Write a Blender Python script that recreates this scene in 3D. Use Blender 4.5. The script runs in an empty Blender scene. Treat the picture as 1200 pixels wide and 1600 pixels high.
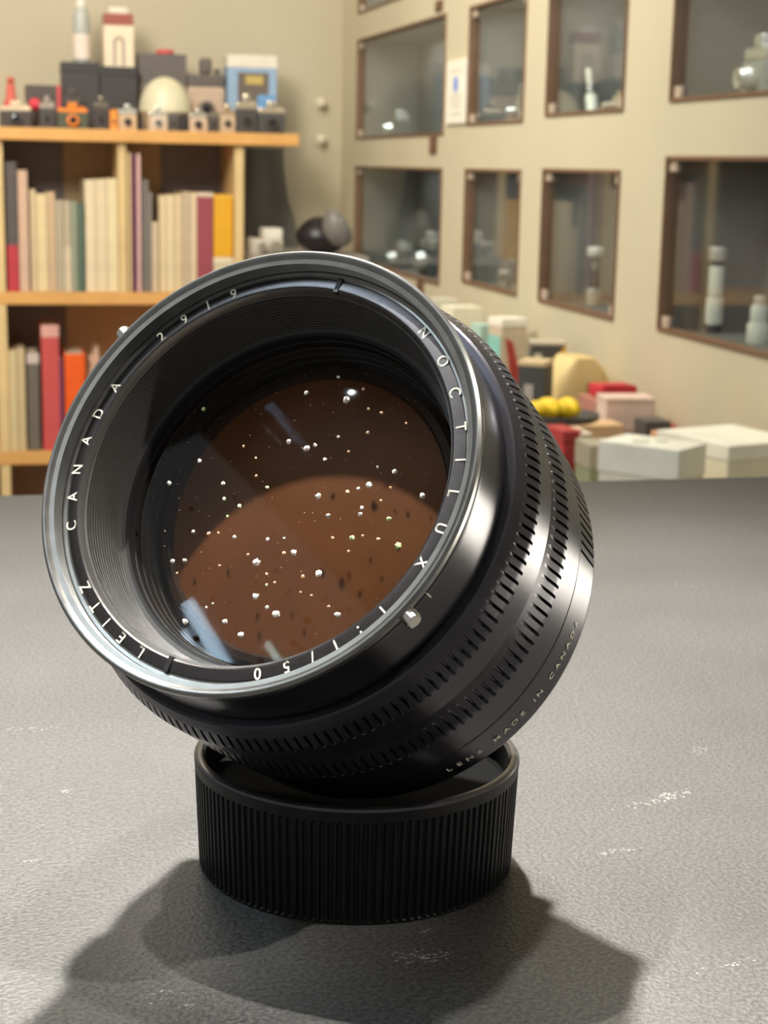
import bpy, bmesh, math, random
from mathutils import Vector, Matrix
random.seed(7)
S = bpy.context.scene
COL = S.collection
R = math.radians
V = Vector

# ------------------------------------------------------------------ camera
EYE = V((0, 0, 1.0146))
FPX = 2600.0
yaw, pit, rol = R(13.6), R(11.8), R(1.2)
FWD = V((math.sin(yaw)*math.cos(pit), math.cos(yaw)*math.cos(pit), -math.sin(pit)))
r0 = V((math.cos(yaw), -math.sin(yaw), 0))
u0 = r0.cross(FWD)
RIGHT = math.cos(rol)*r0 + math.sin(rol)*u0
UP = -math.sin(rol)*r0 + math.cos(rol)*u0
cd = bpy.data.cameras.new('camera')
cam = bpy.data.objects.new('camera', cd)
COL.objects.link(cam)
cam.matrix_world = Matrix.Translation(EYE) @ Matrix((RIGHT, UP, -FWD)).transposed().to_4x4()
cd.sensor_fit = 'VERTICAL'
cd.sensor_height = 36.0
cd.lens = FPX/1600*36.0
cd.clip_start = 0.01
cd.clip_end = 50
cd.dof.use_dof = True
cd.dof.focus_distance = 0.243
cd.dof.aperture_fstop = 62
S.camera = cam

# ------------------------------------------------------------------ view, world, lights
S.view_settings.view_transform = 'Standard'
S.view_settings.look = 'None'
S.view_settings.gamma = 1
S.view_settings.use_curve_mapping = False
S.view_settings.exposure = 0.0
W = bpy.data.worlds.new('room_air')
S.world = W
W.use_nodes = True
W.node_tree.nodes['Background'].inputs[0].default_value = (0.80, 0.82, 0.86, 1)
W.node_tree.nodes['Background'].inputs[1].default_value = 0.36


def aim(o, target):
    o.rotation_euler = (V(target) - o.location).to_track_quat('-Z', 'Y').to_euler()


def area(name, loc, target, sx, sy, power, color):
    l = bpy.data.lights.new(name, 'AREA')
    l.shape = 'RECTANGLE'
    l.size, l.size_y = sx, sy
    l.energy = power
    l.color = color
    o = bpy.data.objects.new(name, l)
    COL.objects.link(o)
    o.location = loc
    aim(o, target)
    return o


WARM = (1.0, 0.94, 0.84)
NEUT = (1.0, 0.97, 0.92)
COOL = (0.90, 0.94, 1.0)
area('ceiling_light_over_shop', (0.0, 2.9, 2.35), (0.25, 3.3, 0), 0.9, 0.9, 23, WARM)
area('ceiling_light_by_shelf', (-0.5, 1.9, 2.30), (-0.1, 4.2, 0.55), 0.5, 0.5, 37, WARM)
area('added_shelf_fill', (-0.45, 2.3, 1.80), (0.0, 4.2, 0.75), 0.4, 0.2, 9, WARM)  # added fill without a visible fixture, lifts the dark shelf interior
# small ceiling downlights over the table
area('downlight_right', (1.05, 0.75, 2.3), (0.08, 0.27, 0.9), 0.06, 0.06, 2.5, NEUT)


def spot(name, loc, target, deg, power, color, blend=0.4, size=0.02):
    sl = bpy.data.lights.new(name, 'SPOT')
    sl.energy = power
    sl.color = color
    sl.spot_size = R(deg)
    sl.spot_blend = blend
    sl.shadow_soft_size = size
    so = bpy.data.objects.new(name, sl)
    COL.objects.link(so)
    so.location = loc
    aim(so, target)


spot('downlight_main', (0.14, 1.12, 2.4), (0.10, 0.21, 0.9), 26, 345, NEUT, 1.0, 0.035)
spot('downlight_second', (0.24, 0.50, 2.4), (0.08, 0.22, 0.9), 26, 55, NEUT, 1.0, 0.035)
# added narrow spots: one on the reflector sheet, two on the lens itself
spot('added_narrow_spot', (0.92, 0.70, 2.3), (0.32, 0.33, 0.9), 7.5, 1200, NEUT, .3)
spot('added_narrow_spot', (-0.30, 0.46, 2.38), (0.045, 0.24, 0.968), 2.9, 260, NEUT)
spot('added_narrow_spot', (0.80, -0.15, 2.30), (0.04, 0.24, 0.965), 3.6, 110, NEUT)
# soft panel and LED tubes on the ceiling to the left
area('ceiling_panel_left', (-0.85, 0.0, 2.42), (-0.85, 0.0, 0), 1.1, 1.4, 5.5, COOL)
TUBE = (0.60, 0.80, 1.0)
area('ceiling_tube', (-0.912, 0.52, 2.40), (-0.912, 0.52, 0), 0.045, 1.0, 6.5, TUBE)
area('ceiling_tube', (-0.860, 0.57, 2.40), (-0.860, 0.57, 0), 0.020, 0.9, 2.8, TUBE)
area('ceiling_tube', (-1.055, 0.60, 2.40), (-1.055, 0.60, 0), 0.014, 0.45, 0.8, (0.7, 0.95, 0.9))
# ------------------------------------------------------------------ helpers


def ray(x, y):
    return FWD + RIGHT*((x-600)/FPX) - UP*((y-800)/FPX)


def at_y(x, y, Y):
    d = ray(x, y)
    return EYE + d*((Y-EYE.y)/d.y)


def at_x(x, y, X):
    d = ray(x, y)
    return EYE + d*((X-EYE.x)/d.x)


def at_z(x, y, Z):
    d = ray(x, y)
    return EYE + d*((Z-EYE.z)/d.z)


def srgb(*c):
    out = []
    for v in c:
        v = v/255.0
        out.append(v/12.92 if v <= 0.04045 else ((v+0.055)/1.055)**2.4)
    return tuple(out) + (1,)


MATS = {}


def mat(name, color, rough=0.5, metal=0.0, spec=0.5, var=0.0, scale=40, coat=0.0, bump=0.0):
    if name in MATS:
        return MATS[name]
    m = bpy.data.materials.new(name)
    m.use_nodes = True
    nt = m.node_tree
    b = nt.nodes['Principled BSDF']
    b.inputs['Roughness'].default_value = rough
    b.inputs['Metallic'].default_value = metal
    b.inputs['Specular IOR Level'].default_value = spec
    b.inputs['Coat Weight'].default_value = coat
    b.inputs['Base Color'].default_value = color
    if var or bump:
        tc = nt.nodes.new('ShaderNodeTexCoord')
        n = nt.nodes.new('ShaderNodeTexNoise')
        n.inputs['Scale'].default_value = scale
        n.inputs['Detail'].default_value = 3
        nt.links.new(tc.outputs['Object'], n.inputs['Vector'])
    if var:
        mr = nt.nodes.new('ShaderNodeMapRange')
        mr.inputs['To Min'].default_value = 1-var
        mr.inputs['To Max'].default_value = 1+var
        mr.inputs['From Min'].default_value = 0.3
        mr.inputs['From Max'].default_value = 0.7
        nt.links.new(n.outputs['Fac'], mr.inputs['Value'])
        mx = nt.nodes.new('ShaderNodeVectorMath')
        mx.operation = 'SCALE'
        mx.inputs[0].default_value = color[:3]
        nt.links.new(mr.outputs[0], mx.inputs['Scale'])
        nt.links.new(mx.outputs[0], b.inputs['Base Color'])
    if bump:
        bp = nt.nodes.new('ShaderNodeBump')
        bp.inputs['Strength'].default_value = 1
        bp.inputs['Distance'].default_value = bump
        nt.links.new(n.outputs['Fac'], bp.inputs['Height'])
        nt.links.new(bp.outputs[0], b.inputs['Normal'])
    MATS[name] = m
    return m


def paint(r, g, b, rough=0.55, metal=0.0):
    return mat('paint_%d_%d_%d' % (r, g, b), srgb(r, g, b), rough, metal, var=0.06, scale=25)


def link(name, bm, m, parent=None, smooth=False, angle=35):
    me = bpy.data.meshes.new(name)
    bm.normal_update()
    bm.to_mesh(me)
    bm.free()
    if m is not None:
        me.materials.append(m)
    if smooth:
        for p in me.polygons:
            p.use_smooth = True
        try:
            me.set_sharp_from_angle(angle=R(angle))
        except Exception:
            pass
    o = bpy.data.objects.new(name, me)
    COL.objects.link(o)
    if parent is not None:
        o.parent = parent
    return o


def tag(o, label=None, cat=None, group=None, kind=None):
    if label:
        o['label'] = label
    if cat:
        o['category'] = cat
    if group:
        o['group'] = group
    if kind:
        o['kind'] = kind
    return o


def empty(name, loc, rotz=0, label=None, cat=None, group=None):
    o = bpy.data.objects.new(name, None)
    o.empty_display_size = 0.02
    COL.objects.link(o)
    o.location = loc
    o.rotation_euler = (0, 0, rotz)
    return tag(o, label, cat, group)


def box_bm(x0, x1, y0, y1, z0, z1, bevel=0.0, bm=None):
    b = bmesh.new()
    bmesh.ops.create_cube(b, size=1)
    for v in b.verts:
        v.co = V((x0+(v.co.x+.5)*(x1-x0), y0+(v.co.y+.5)*(y1-y0), z0+(v.co.z+.5)*(z1-z0)))
    if bevel:
        bmesh.ops.bevel(b, geom=b.edges[:], offset=bevel, segments=2, affect='EDGES', profile=0.6)
    if bm is None:
        return b
    return merge(bm, b)


def merge(bm, other, M=None):
    me = bpy.data.meshes.new('tmp')
    other.to_mesh(me)
    other.free()
    if M is not None:
        me.transform(M)
    bm.from_mesh(me)
    bpy.data.meshes.remove(me)
    return bm


def lathe_bm(prof, seg=48, closed=False, fn=None, bm=None):
    """prof: list of (z, r); revolve about z."""
    b = bm or bmesh.new()
    rows = []
    for (z, r) in prof:
        row = []
        for i in range(seg):
            a = 2*math.pi*i/seg
            rr = fn(z, r, a) if fn else r
            row.append(b.verts.new((rr*math.cos(a), rr*math.sin(a), z)))
        rows.append(row)
    n = len(rows)
    for j in range(n if closed else n-1):
        A, B = rows[j], rows[(j+1) % n]
        for i in range(seg):
            k = (i+1) % seg
            b.faces.new((A[i], A[k], B[k], B[i]))
    if not closed:
        for row, z in ((rows[0], prof[0][0]), (rows[-1], prof[-1][0])):
            if prof[0 if row is rows[0] else -1][1] < 1e-6:
                bmesh.ops.pointmerge(b, verts=row, merge_co=V((0, 0, z)))
    bmesh.ops.recalc_face_normals(b, faces=b.faces[:])
    return b


def cyl_bm(r, z0, z1, seg=32, r2=None, bevel=0):
    r2 = r if r2 is None else r2
    if bevel:
        return lathe_bm([(z0, 0), (z0, r-bevel), (z0+bevel, r), (z1-bevel, r2), (z1, r2-bevel), (z1, 0)], seg)
    return lathe_bm([(z0, 0), (z0, r), (z1, r2), (z1, 0)], seg)


def xf(bm, M):
    bmesh.ops.transform(bm, matrix=M, verts=bm.verts[:])
    return bm


# ------------------------------------------------------------------ materials of the setting
M_WALLB = mat('plaster_grey_beige', srgb(196, 186, 160), 0.8, var=0.03, scale=3)
M_WALLR = mat('painted_panel_beige', srgb(205, 194, 164), 0.75, var=0.03, scale=4)
M_FLOOR = mat('floor_grey', srgb(110, 104, 96), 0.6, var=0.1, scale=6)
M_CEIL = mat('ceiling_white', srgb(215, 208, 190), 0.9, var=0.02, scale=3)
M_WOOD = mat('honey_wood', srgb(226, 170, 98), 0.45, var=0.10, scale=9)
M_WOOD_L = mat('pale_wood', srgb(226, 196, 140), 0.5, var=0.08, scale=9)
M_DARK = mat('dark_backing', srgb(142, 134, 130), 0.7, var=0.08, scale=12)
M_BROWN = mat('brown_backing', srgb(208, 178, 136), 0.7, var=0.06, scale=12)
M_FRAME = mat('brown_case_frame', srgb(120, 90, 66), 0.5, var=0.08, scale=30)
M_CASEIN = mat('case_lining_grey', srgb(120, 118, 112), 0.7, var=0.05, scale=8)
M_CLIP = mat('pale_clip', srgb(215, 196, 172), 0.35, 0.3, var=0.04)
M_SILVER = mat('silver_metal', srgb(215, 212, 205), 0.22, 0.9, var=0.04)
M_BLACKP = mat('black_plastic', srgb(38, 36, 36), 0.4, var=0.1)
M_LEATHER = mat('black_leatherette', srgb(48, 45, 44), 0.6, var=0.2, scale=200)
M_GLASSD = mat('dark_lens_glass', srgb(22, 22, 34), 0.05, spec=0.8, coat=0.5)

# glass pane of the cases: clear with a real mirror reflection
mg = bpy.data.materials.new('pane_glass')
mg.use_nodes = True
nt = mg.node_tree
nt.nodes.clear()
out = nt.nodes.new('ShaderNodeOutputMaterial')
mix = nt.nodes.new('ShaderNodeMixShader')
fr = nt.nodes.new('ShaderNodeFresnel')
fr.inputs[0].default_value = 1.75
tr = nt.nodes.new('ShaderNodeBsdfTransparent')
tr.inputs[0].default_value = (0.93, 0.96, 0.95, 1)
gl = nt.nodes.new('ShaderNodeBsdfGlossy')
gl.inputs['Roughness'].default_value = 0.04
geo = nt.nodes.new('ShaderNodeNewGeometry')
ff = nt.nodes.new('ShaderNodeMath'); ff.operation = 'SUBTRACT'; ff.inputs[0].default_value = 1
nt.links.new(geo.outputs['Backfacing'], ff.inputs[1])
fm = nt.nodes.new('ShaderNodeMath'); fm.operation = 'MULTIPLY'
nt.links.new(fr.outputs[0], fm.inputs[0]); nt.links.new(ff.outputs[0], fm.inputs[1])
nt.links.new(fm.outputs[0], mix.inputs[0])
nt.links.new(tr.outputs[0], mix.inputs[1])
nt.links.new(gl.outputs[0], mix.inputs[2])
nt.links.new(mix.outputs[0], out.inputs[0])
M_PANE = mg

# ------------------------------------------------------------------ room shell
YB = 4.5
XR = 0.948
ZC = 2.45
o = link('floor', box_bm(-2.6, XR+0.5, -1.2, YB+0.1, -0.05, 0), M_FLOOR); tag(o, kind='structure')
o = link('ceiling', box_bm(-2.6, XR+0.5, -1.2, YB+0.1, ZC, ZC+0.05), M_CEIL); tag(o, kind='structure')
o = link('wall_back', box_bm(-2.6, XR+0.5, YB, YB+0.1, 0, ZC), M_WALLB); tag(o, kind='structure')

# display cases: (px left, px right, top px y at left, bottom px y at left) on the right wall
cases = []


def case_rect(xl, xr, yt, yb, zt=None):
    a = at_x(xl, yt, XR)
    b = at_x(xl, yb, XR)
    c = at_x(xr, 256, XR) if xr else None
    return [c.y if c else 1.35, a.y, b.z, a.z if zt is None else zt]


zr0b, zr0t = None, None
CASES = {
    'top_a': case_rect(562, 697, -150, 22),
    'mid_a': case_rect(561, 692, 62, 217),
    'low_a': case_rect(556, 687, 259, 409),
    'mid_b': case_rect(737, 819, 10, 196),
    'low_b': case_rect(727, 812, 263, 442),
    'mid_c': case_rect(861, 976, -30, 182),
    'low_c': case_rect(850, 966, 263, 473),
    'mid_d': case_rect(1058, None, -60, 159),
    'low_d': case_rect(1044, None, 244, 520),
}
# common column edges and row heights keep the wall square
for cname in 'abcd':
    ks = [k for k in CASES if k.endswith('_'+cname)]
    y0 = sum(CASES[k][0] for k in ks)/len(ks)
    y1 = sum(CASES[k][1] for k in ks)/len(ks)
    for k in ks:
        CASES[k][0], CASES[k][1] = y0, y1
ys = sorted(set([-1.2, YB] + [round(v, 4) for c in CASES.values() for v in c[:2]]))
zs = sorted(set([0, ZC] + [round(v, 4) for c in CASES.values() for v in c[2:]]))
wb = bmesh.new()
for i in range(len(ys)-1):
    # column strips: walk up, skipping holes
    ym = (ys[i]+ys[i+1])/2
    holes = sorted([(c[2], c[3]) for c in CASES.values() if c[0] < ym < c[1]])
    z = 0
    for (a, b) in holes + [(ZC, ZC)]:
        if a > z:
            box_bm(XR, XR+0.02, ys[i], ys[i+1], z, a, bm=wb)
        z = b
o = link('wall_right', wb, M_WALLR)
tag(o, kind='structure')
# thin horizontal panel joint strip seen along the wall at eye level
zj = at_x(1000, 257, XR).z

DEPTH = 0.16
case_info = {
    'top_a': 'wall display case at the very top edge above the row of cases by the corner',
    'mid_a': 'upper glazed wall display case nearest the room corner, with one silver camera',
    'low_a': 'lower glazed wall display case nearest the room corner, above the black bag',
    'mid_b': 'narrow upper wall display case just right of the white notice',
    'low_b': 'narrow lower wall display case in the second column from the corner',
    'mid_c': 'upper wall display case in the third column, with a tilted silver tube inside',
    'low_c': 'lower wall display case in the third column, with one slim silver lens inside',
    'mid_d': 'large upper wall display case at the right edge of the photo',
    'low_d': 'large lower wall display case at right with two tall white lenses',
}
CASE_FLOOR = {}
for k, (y0, y1, z0, z1) in CASES.items():
    root = empty('display_case', (XR, (y0+y1)/2, z0), 0, case_info[k], 'display case')
    cy = (y0+y1)/2
    def L(x0, x1, a, b, c, d, bm=None, bev=0):
        return box_bm(x0, x1, a-cy, b-cy, c-z0, d-z0, bevel=bev, bm=bm)
    t = 0.006
    b = L(0.021, DEPTH, y0-t, y0, z0-t, z1+t)
    L(0.021, DEPTH, y1, y1+t, z0-t, z1+t, bm=b)
    L(0.021, DEPTH, y0, y1, z0-t, z0, bm=b)
    L(0.021, DEPTH, y0, y1, z1, z1+t, bm=b)
    L(DEPTH, DEPTH+t, y0-t, y1+t, z0-t, z1+t, bm=b)
    link('case_lining', b, M_CASEIN, root)
    f = 0.0055
    b = L(-0.003, 0.02, y0, y0+f, z0, z1)
    L(-0.003, 0.02, y1-f, y1, z0, z1, bm=b)
    L(-0.003, 0.02, y0+f, y1-f, z0, z0+f, bm=b)
    L(-0.003, 0.02, y0+f, y1-f, z1-f, z1, bm=b)
    link('case_frame', b, M_FRAME, root)
    link('glass_pane', L(0.008, 0.011, y0+f, y1-f, z0+f, z1-f), M_PANE, root)
    for (yy, zz) in ((y0+f, z0+f), (y1-f-0.022, z0+f), (y0+f, z1-f-0.016), (y1-f-0.022, z1-f-0.016)):
        link('corner_clip', L(0.002, 0.0079, yy, yy+0.022, zz, zz+0.016, bev=0.001), M_CLIP, root)
    CASE_FLOOR[k] = z0
    area('added_case_fill', (XR+0.09, cy, z1-0.004), (XR+0.09, cy, z0), 0.02, (y1-y0)*.7, (0.16 if 'low' in k else 0.30)*(y1-y0)/.3, (0.92, 0.96, 1.0))  # fill light added inside each case to brighten its contents

# brown grip strips between the cases, wall knobs, notice
def strip(x0, x1, yt, yb, label):
    a, b = at_x(x0, yt, XR), at_x(x1, yt, XR)
    lo = at_x((x0+x1)/2, yb, XR).z
    e = empty('grip_strip', (XR, (a.y+b.y)/2, lo), 0, label, 'grip strip')
    w = abs(a.y-b.y)/2
    link('plate', box_bm(-0.002, 0, -w, w, 0, a.z-lo, bevel=0.0008), M_FRAME, e)
    link('ridge', box_bm(-0.008, -0.002, -w*0.35, w*0.35, 0.004, a.z-lo-0.004, bevel=0.002), M_FRAME, e)


strip(681, 693, 2, 18, 'short brown grip strip on the wall above the upper corner case')
strip(672, 684, 212, 241, 'brown grip strip on the wall between the two corner display cases')
strip(652, 663, 436, 462, 'brown grip strip on the wall below the lower corner display case')

for (x, y, lab) in ((499, 161, 'upper of the two round white wall pegs on the back wall'),
                    (499, 218, 'lower of the two round white wall pegs on the back wall')):
    p = at_y(x, y, YB)
    e = empty('wall_peg', (p.x, YB, p.z), 0, lab, 'wall peg', )
    Mx = Matrix.Rotation(R(90), 4, 'X')
    link('knob_plate', xf(cyl_bm(0.016, 0, 0.004, 24), Mx), paint(205, 196, 172), e, True)
    link('knob_head', xf(lathe_bm([(0.004, 0.006), (0.014, 0.007), (0.02, 0.012), (0.028, 0.012), (0.033, 0.006), (0.034, 0)], 24), Mx), paint(225, 214, 188), e, True)

a, b_ = at_x(703, 97, XR), at_x(733, 97, XR)
lo = at_x(718, 193, XR).z
e = empty('wall_notice', (XR, (a.y+b_.y)/2, lo), 0, 'white notice plate with a blue mark on the wall right of the corner case', 'notice')
w = (a.y-b_.y)/2
H = a.z-lo
link('notice_board', box_bm(-0.006, 0, -w, w, 0, H, bevel=0.001), paint(245, 240, 222), e)
bm = lathe_bm([(0, 0), (0, 0.016), (0.0008, 0.016), (0.0008, 0)], 20)
xf(bm, Matrix.Translation((-0.006, 0, H*0.62)) @ Matrix.Rotation(R(-90), 4, 'Y'))
link('blue_mark', bm, paint(120, 150, 225), e)
bm = bmesh.new()
for i, (zz, ww) in enumerate(((0.82, .5), (0.42, .55), (0.34, .6), (0.26, .45), (0.14, .55))):
    box_bm(-0.0068, -0.006, -w*ww, w*ww, H*zz, H*zz+0.004, bm=bm)
link('faint_text_line', bm, paint(222, 214, 196), e)['kind'] = 'stuff'

# ------------------------------------------------------------------ bookcase
YF = 4.14
YK = 4.41


def bx(x0, x1, yt, yb):
    """front-plane metres for a pixel box on the bookcase face"""
    a = at_y(x0, (yt+yb)/2, YF)
    b = at_y(x1, (yt+yb)/2, YF)
    t = at_y((x0+x1)/2, yt, YF)
    u = at_y((x0+x1)/2, yb, YF)
    return a.x, b.x, u.z, t.z


zT = at_y(233, 204, YF).z
zTb = at_y(233, 223, YF).z
z2 = at_y(120, 457, YF).z
z2b = at_y(120, 476, YF).z
z3 = at_y(40, 706, YF).z
z3b = at_y(40, 726, YF).z
xe = at_y(466, 215, YF).x
x0l = at_y(-330, 215, YF).x
bc = empty('bookcase', ((x0l+xe)/2, YF, 0), 0, 'honey-coloured wooden bookcase full of books against the back wall', 'bookcase')
bx0 = (x0l+xe)/2


def bcp(name, x0, x1, y0, y1, z0, z1, m, bev=0.0015):
    return link(name, box_bm(x0-bx0, x1-bx0, y0-YF, y1-YF, z0, z1, bevel=bev), m, bc)


xv2r = at_y(381, 320, YF).x
xv2l = at_y(367, 320, YF).x
xv1r = at_y(198, 320, YF).x
xv1l = at_y(185, 320, YF).x
xv0r = at_y(6, 320, YF).x
xv0l = at_y(-10, 320, YF).x
bcp('top_board', x0l, xe, YF-0.015, YK, zTb, zT, M_WOOD)
bcp('shelf', x0l, xv2r, YF, YK-0.01, z2b, z2, M_WOOD)
bcp('shelf', x0l, xv2r, YF, YK-0.01, z3b, z3, M_WOOD)
bcp('shelf', x0l, xv2r, YF, YK-0.01, 0.0, 0.06, M_WOOD)
for (a, b) in ((xv2l, xv2r), (xv1l, xv1r), (xv0l, xv0r)):
    bcp('upright', a, b, YF+0.002, YK-0.01, z2, zTb, M_WOOD_L)
for (a, b) in ((xv2l, xv2r), (xv0l, xv0r)):
    bcp('upright', a, b, YF+0.002, YK-0.01, z3, z2b, M_WOOD_L)
    bcp('upright', a, b, YF+0.002, YK-0.01, 0.06, z3b, M_WOOD_L)
bcp('upright', x0l, x0l+0.025, YF+0.002, YK-0.01, 0.06, zTb, M_WOOD_L)
kw = YK/YF
xb0, xb1 = at_y(100, 300, YK).x, at_y(250, 300, YK).x
bcp('back_panel', x0l, xb0, YK-0.009, YK, 0.06, zTb, M_DARK, 0)
o = bcp('back_panel', xb0, xb1, YK-0.009, YK, 0.06, zTb, M_BROWN, 0)
o['label'] = 'brown back panel'
bcp('back_panel', xb1, xv2r, YK-0.009, YK, 0.06, zTb, M_DARK, 0)


def book(x0, x1, yt, shelf_z, color, label, depth=0.19, tilt=0, name='book', top=None, band=None, front=0.012, group=None):
    """upright book given the pixel extent of its spine"""
    xa, xb_ = at_y(x0, yt+60, YF+front).x, at_y(x1, yt+60, YF+front).x
    zt = at_y((x0+x1)/2, yt, YF+front).z
    h = zt-shelf_z-0.001
    w = xb_-xa-0.0012
    e = empty(name, ((xa+xb_)/2, YF+front, shelf_z+0.001), 0, label, 'book' if name == 'book' else name.replace('_', ' '), group)
    t = min(0.0025, w*0.2)
    cov = bmesh.new()
    box_bm(-w/2, -w/2+t, 0.004, depth, 0, h, bm=cov)
    box_bm(w/2-t, w/2, 0.004, depth, 0, h, bm=cov)
    sp = box_bm(-w/2, w/2, 0, 0.004, 0, h, bevel=min(0.0012, w*.2))
    link('cover', cov, paint(*color), e)
    link('spine', sp, paint(*color), e)
    link('pages', box_bm(-w/2+t, w/2-t, 0.005, depth-0.004, 0.003, h-0.004), paint(228, 216, 190), e)
    if top:
        c, frac = top
        o = link('spine_band', box_bm(-w/2-0.0004, w/2+0.0004, -0.0006, 0.006, h*(1-frac), h+0.0006), paint(*c), e)
    if band:
        c, f0, f1 = band
        o = link('spine_band', box_bm(-w/2-0.0003, w/2+0.0003, -0.0005, 0.005, h*f0, h*f1), paint(*c), e)
    if tilt:
        e.rotation_euler = (0, R(tilt), 0)
    return e


CRM = (222, 205, 168)
row1 = [
    (9, 27, 253, (92, 84, 80), dict(band=((190, 58, 68), 0.0, 0.36)), 'tall dark grey book with red lower spine at left end of middle shelf'),
    (28, 44, 266, (214, 178, 152), {}, 'pinkish beige book beside the tall dark grey and red book'),
    (47, 57, 296, (214, 190, 150), {}, 'thin cream book after the dark gap, tallest of the thin trio on the shelf'),
    (57, 74, 303, (228, 206, 158), {}, 'cream yellow book in the middle of the thin trio'),
    (74, 87, 300, (206, 176, 140), {}, 'tan book at the right of the thin trio'),
    (87, 100, 313, (182, 168, 144), {}, 'greyish tan book left of the green ones'),
    (100, 111, 314, (190, 174, 148), dict(band=((214, 196, 164), 0.0, 0.5)), 'greyish tan book with a paler lower half'),
    (111, 121, 315, (150, 154, 132), {}, 'sage grey book just left of the dark green one'),
    (121, 132, 318, (90, 108, 92), {}, 'dark green book left of the thick cream volumes'),
    (133, 149, 281, (232, 214, 178), {}, 'left of three thick cream volumes by the upright'),
    (149, 167, 280, (228, 208, 170), {}, 'middle one of three thick cream volumes by the upright'),
    (167, 184, 279, (232, 214, 172), {}, 'right of three thick cream volumes, touching the upright'),
    (199, 205, 238, (216, 190, 140), {}, 'slim yellowish booklet just right of the upright'),
    (205, 212, 240, (110, 60, 84), {}, 'slim purple booklet next to the leaning pink one'),
    (222, 233, 281, (120, 112, 104), {}, 'dark grey book right of the leaning booklets'),
    (233, 238, 300, (150, 140, 128), {}, 'very thin grey booklet behind the short beige one'),
    (238, 248, 347, (214, 190, 156), {}, 'short beige book, the lowest on the middle shelf'),
    (249, 260, 306, (226, 204, 160), {}, 'first cream book right of the short beige one'),
    (260, 272, 305, (230, 210, 168), {}, 'second cream book right of the short beige one'),
    (272, 285, 304, (222, 198, 156), {}, 'third cream book right of the short beige one'),
    (285, 297, 300, (200, 178, 148), {}, 'light tan book left of the maroon one'),
    (297, 308, 301, (226, 200, 164), {}, 'beige book touching the maroon one'),
    (308, 333, 301, (160, 74, 84), dict(top=((226, 205, 180), 0.04)), 'thick maroon book with a pale head on the middle shelf'),
]
for (a, b, yt, c, kwa, lab) in row1:
    book(a, b, yt, z2, c, lab, **kwa)
book(213.5, 220, 240, z2, (226, 180, 176), 'slim pink and white booklet right of the purple one')
# yellow box resting on a cream box
xa, xb_ = at_y(334, 350, YF+.012).x, at_y(364, 350, YF+.012).x
zl = at_y(350, 402, YF+.012).z
zt = at_y(350, 305, YF+.012).z
e = empty('archive_box', ((xa+xb_)/2, YF+.012, z2+.0006), 0, 'cream box lying under the golden yellow box by the right upright', 'box')
link('box_body', box_bm(-(xb_-xa)/2, (xb_-xa)/2, 0, 0.2, 0, (zl-z2)*0.8, bevel=.002), paint(*CRM), e)
link('box_lid', box_bm(-(xb_-xa)/2-.001, (xb_-xa)/2+.001, -.002, 0.202, (zl-z2)*0.8, zl-z2-.001, bevel=.001), paint(232, 218, 188), e)
e = empty('archive_box', ((xa+xb_)/2, YF+.012, zl), 0, 'golden yellow upright box beside the right upright of the bookcase', 'box')
link('box_body', box_bm(-(xb_-xa)/2, (xb_-xa)/2, 0, 0.19, 0, (zt-zl)*0.93, bevel=.002), paint(234, 172, 34), e)
link('box_lid', box_bm(-(xb_-xa)/2-.001, (xb_-xa)/2+.001, -.002, 0.192, (zt-zl)*0.93, zt-zl, bevel=.002), paint(238, 182, 60), e)

row2 = [
    (13, 27, 548, (214, 194, 148), {}, 'cream book at the left end of the lower shelf'),
    (27, 40, 546, (206, 184, 138), {}, 'second cream book on the lower shelf'),
    (43, 62, 553, (112, 102, 90), dict(top=((206, 190, 180), 0.10)), 'grey book with a whitish head, left of the tall red one'),
    (65, 93, 509, (206, 84, 80), dict(top=((226, 168, 156), 0.09)), 'tall red book with a pale pink head on the lower shelf'),
    (93, 100, 560, (112, 52, 84), {}, 'thin purple booklet between the red and orange books'),
    (101, 134, 553, (244, 96, 22), {}, 'bright orange book on the lower shelf'),
]
for (a, b, yt, c, kwa, lab) in row2:
    book(a, b, yt, z3, c, lab, **kwa)
# crumpled pale paper wad after the orange book
p = at_y(152, 620, YF+.04)
bm = bmesh.new()
bmesh.ops.create_icosphere(bm, subdivisions=4, radius=1)
for v in bm.verts:
    n = v.co.normalized()
    k = 1 + 0.16*math.sin(9*n.x+4*n.z)*math.sin(7*n.z+3*n.y) + 0.08*math.sin(23*n.x)*math.sin(19*n.z+2)
    v.co = V((n.x*0.026*k, n.y*0.04*k, n.z*0.125*k*(1-0.25*abs(n.x))))
zmin = min(v.co.z for v in bm.verts)
for v in bm.verts:
    v.co.z -= zmin
o = link('crumpled_paper', bm, paint(206, 176, 152), None, False)
o.location = (p.x, YF+.08, z3)
tag(o, 'crumpled pale wrapping paper stuffed beside the orange book', 'paper')

# ------------------------------------------------------------------ small cameras and things on the bookcase top


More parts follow.
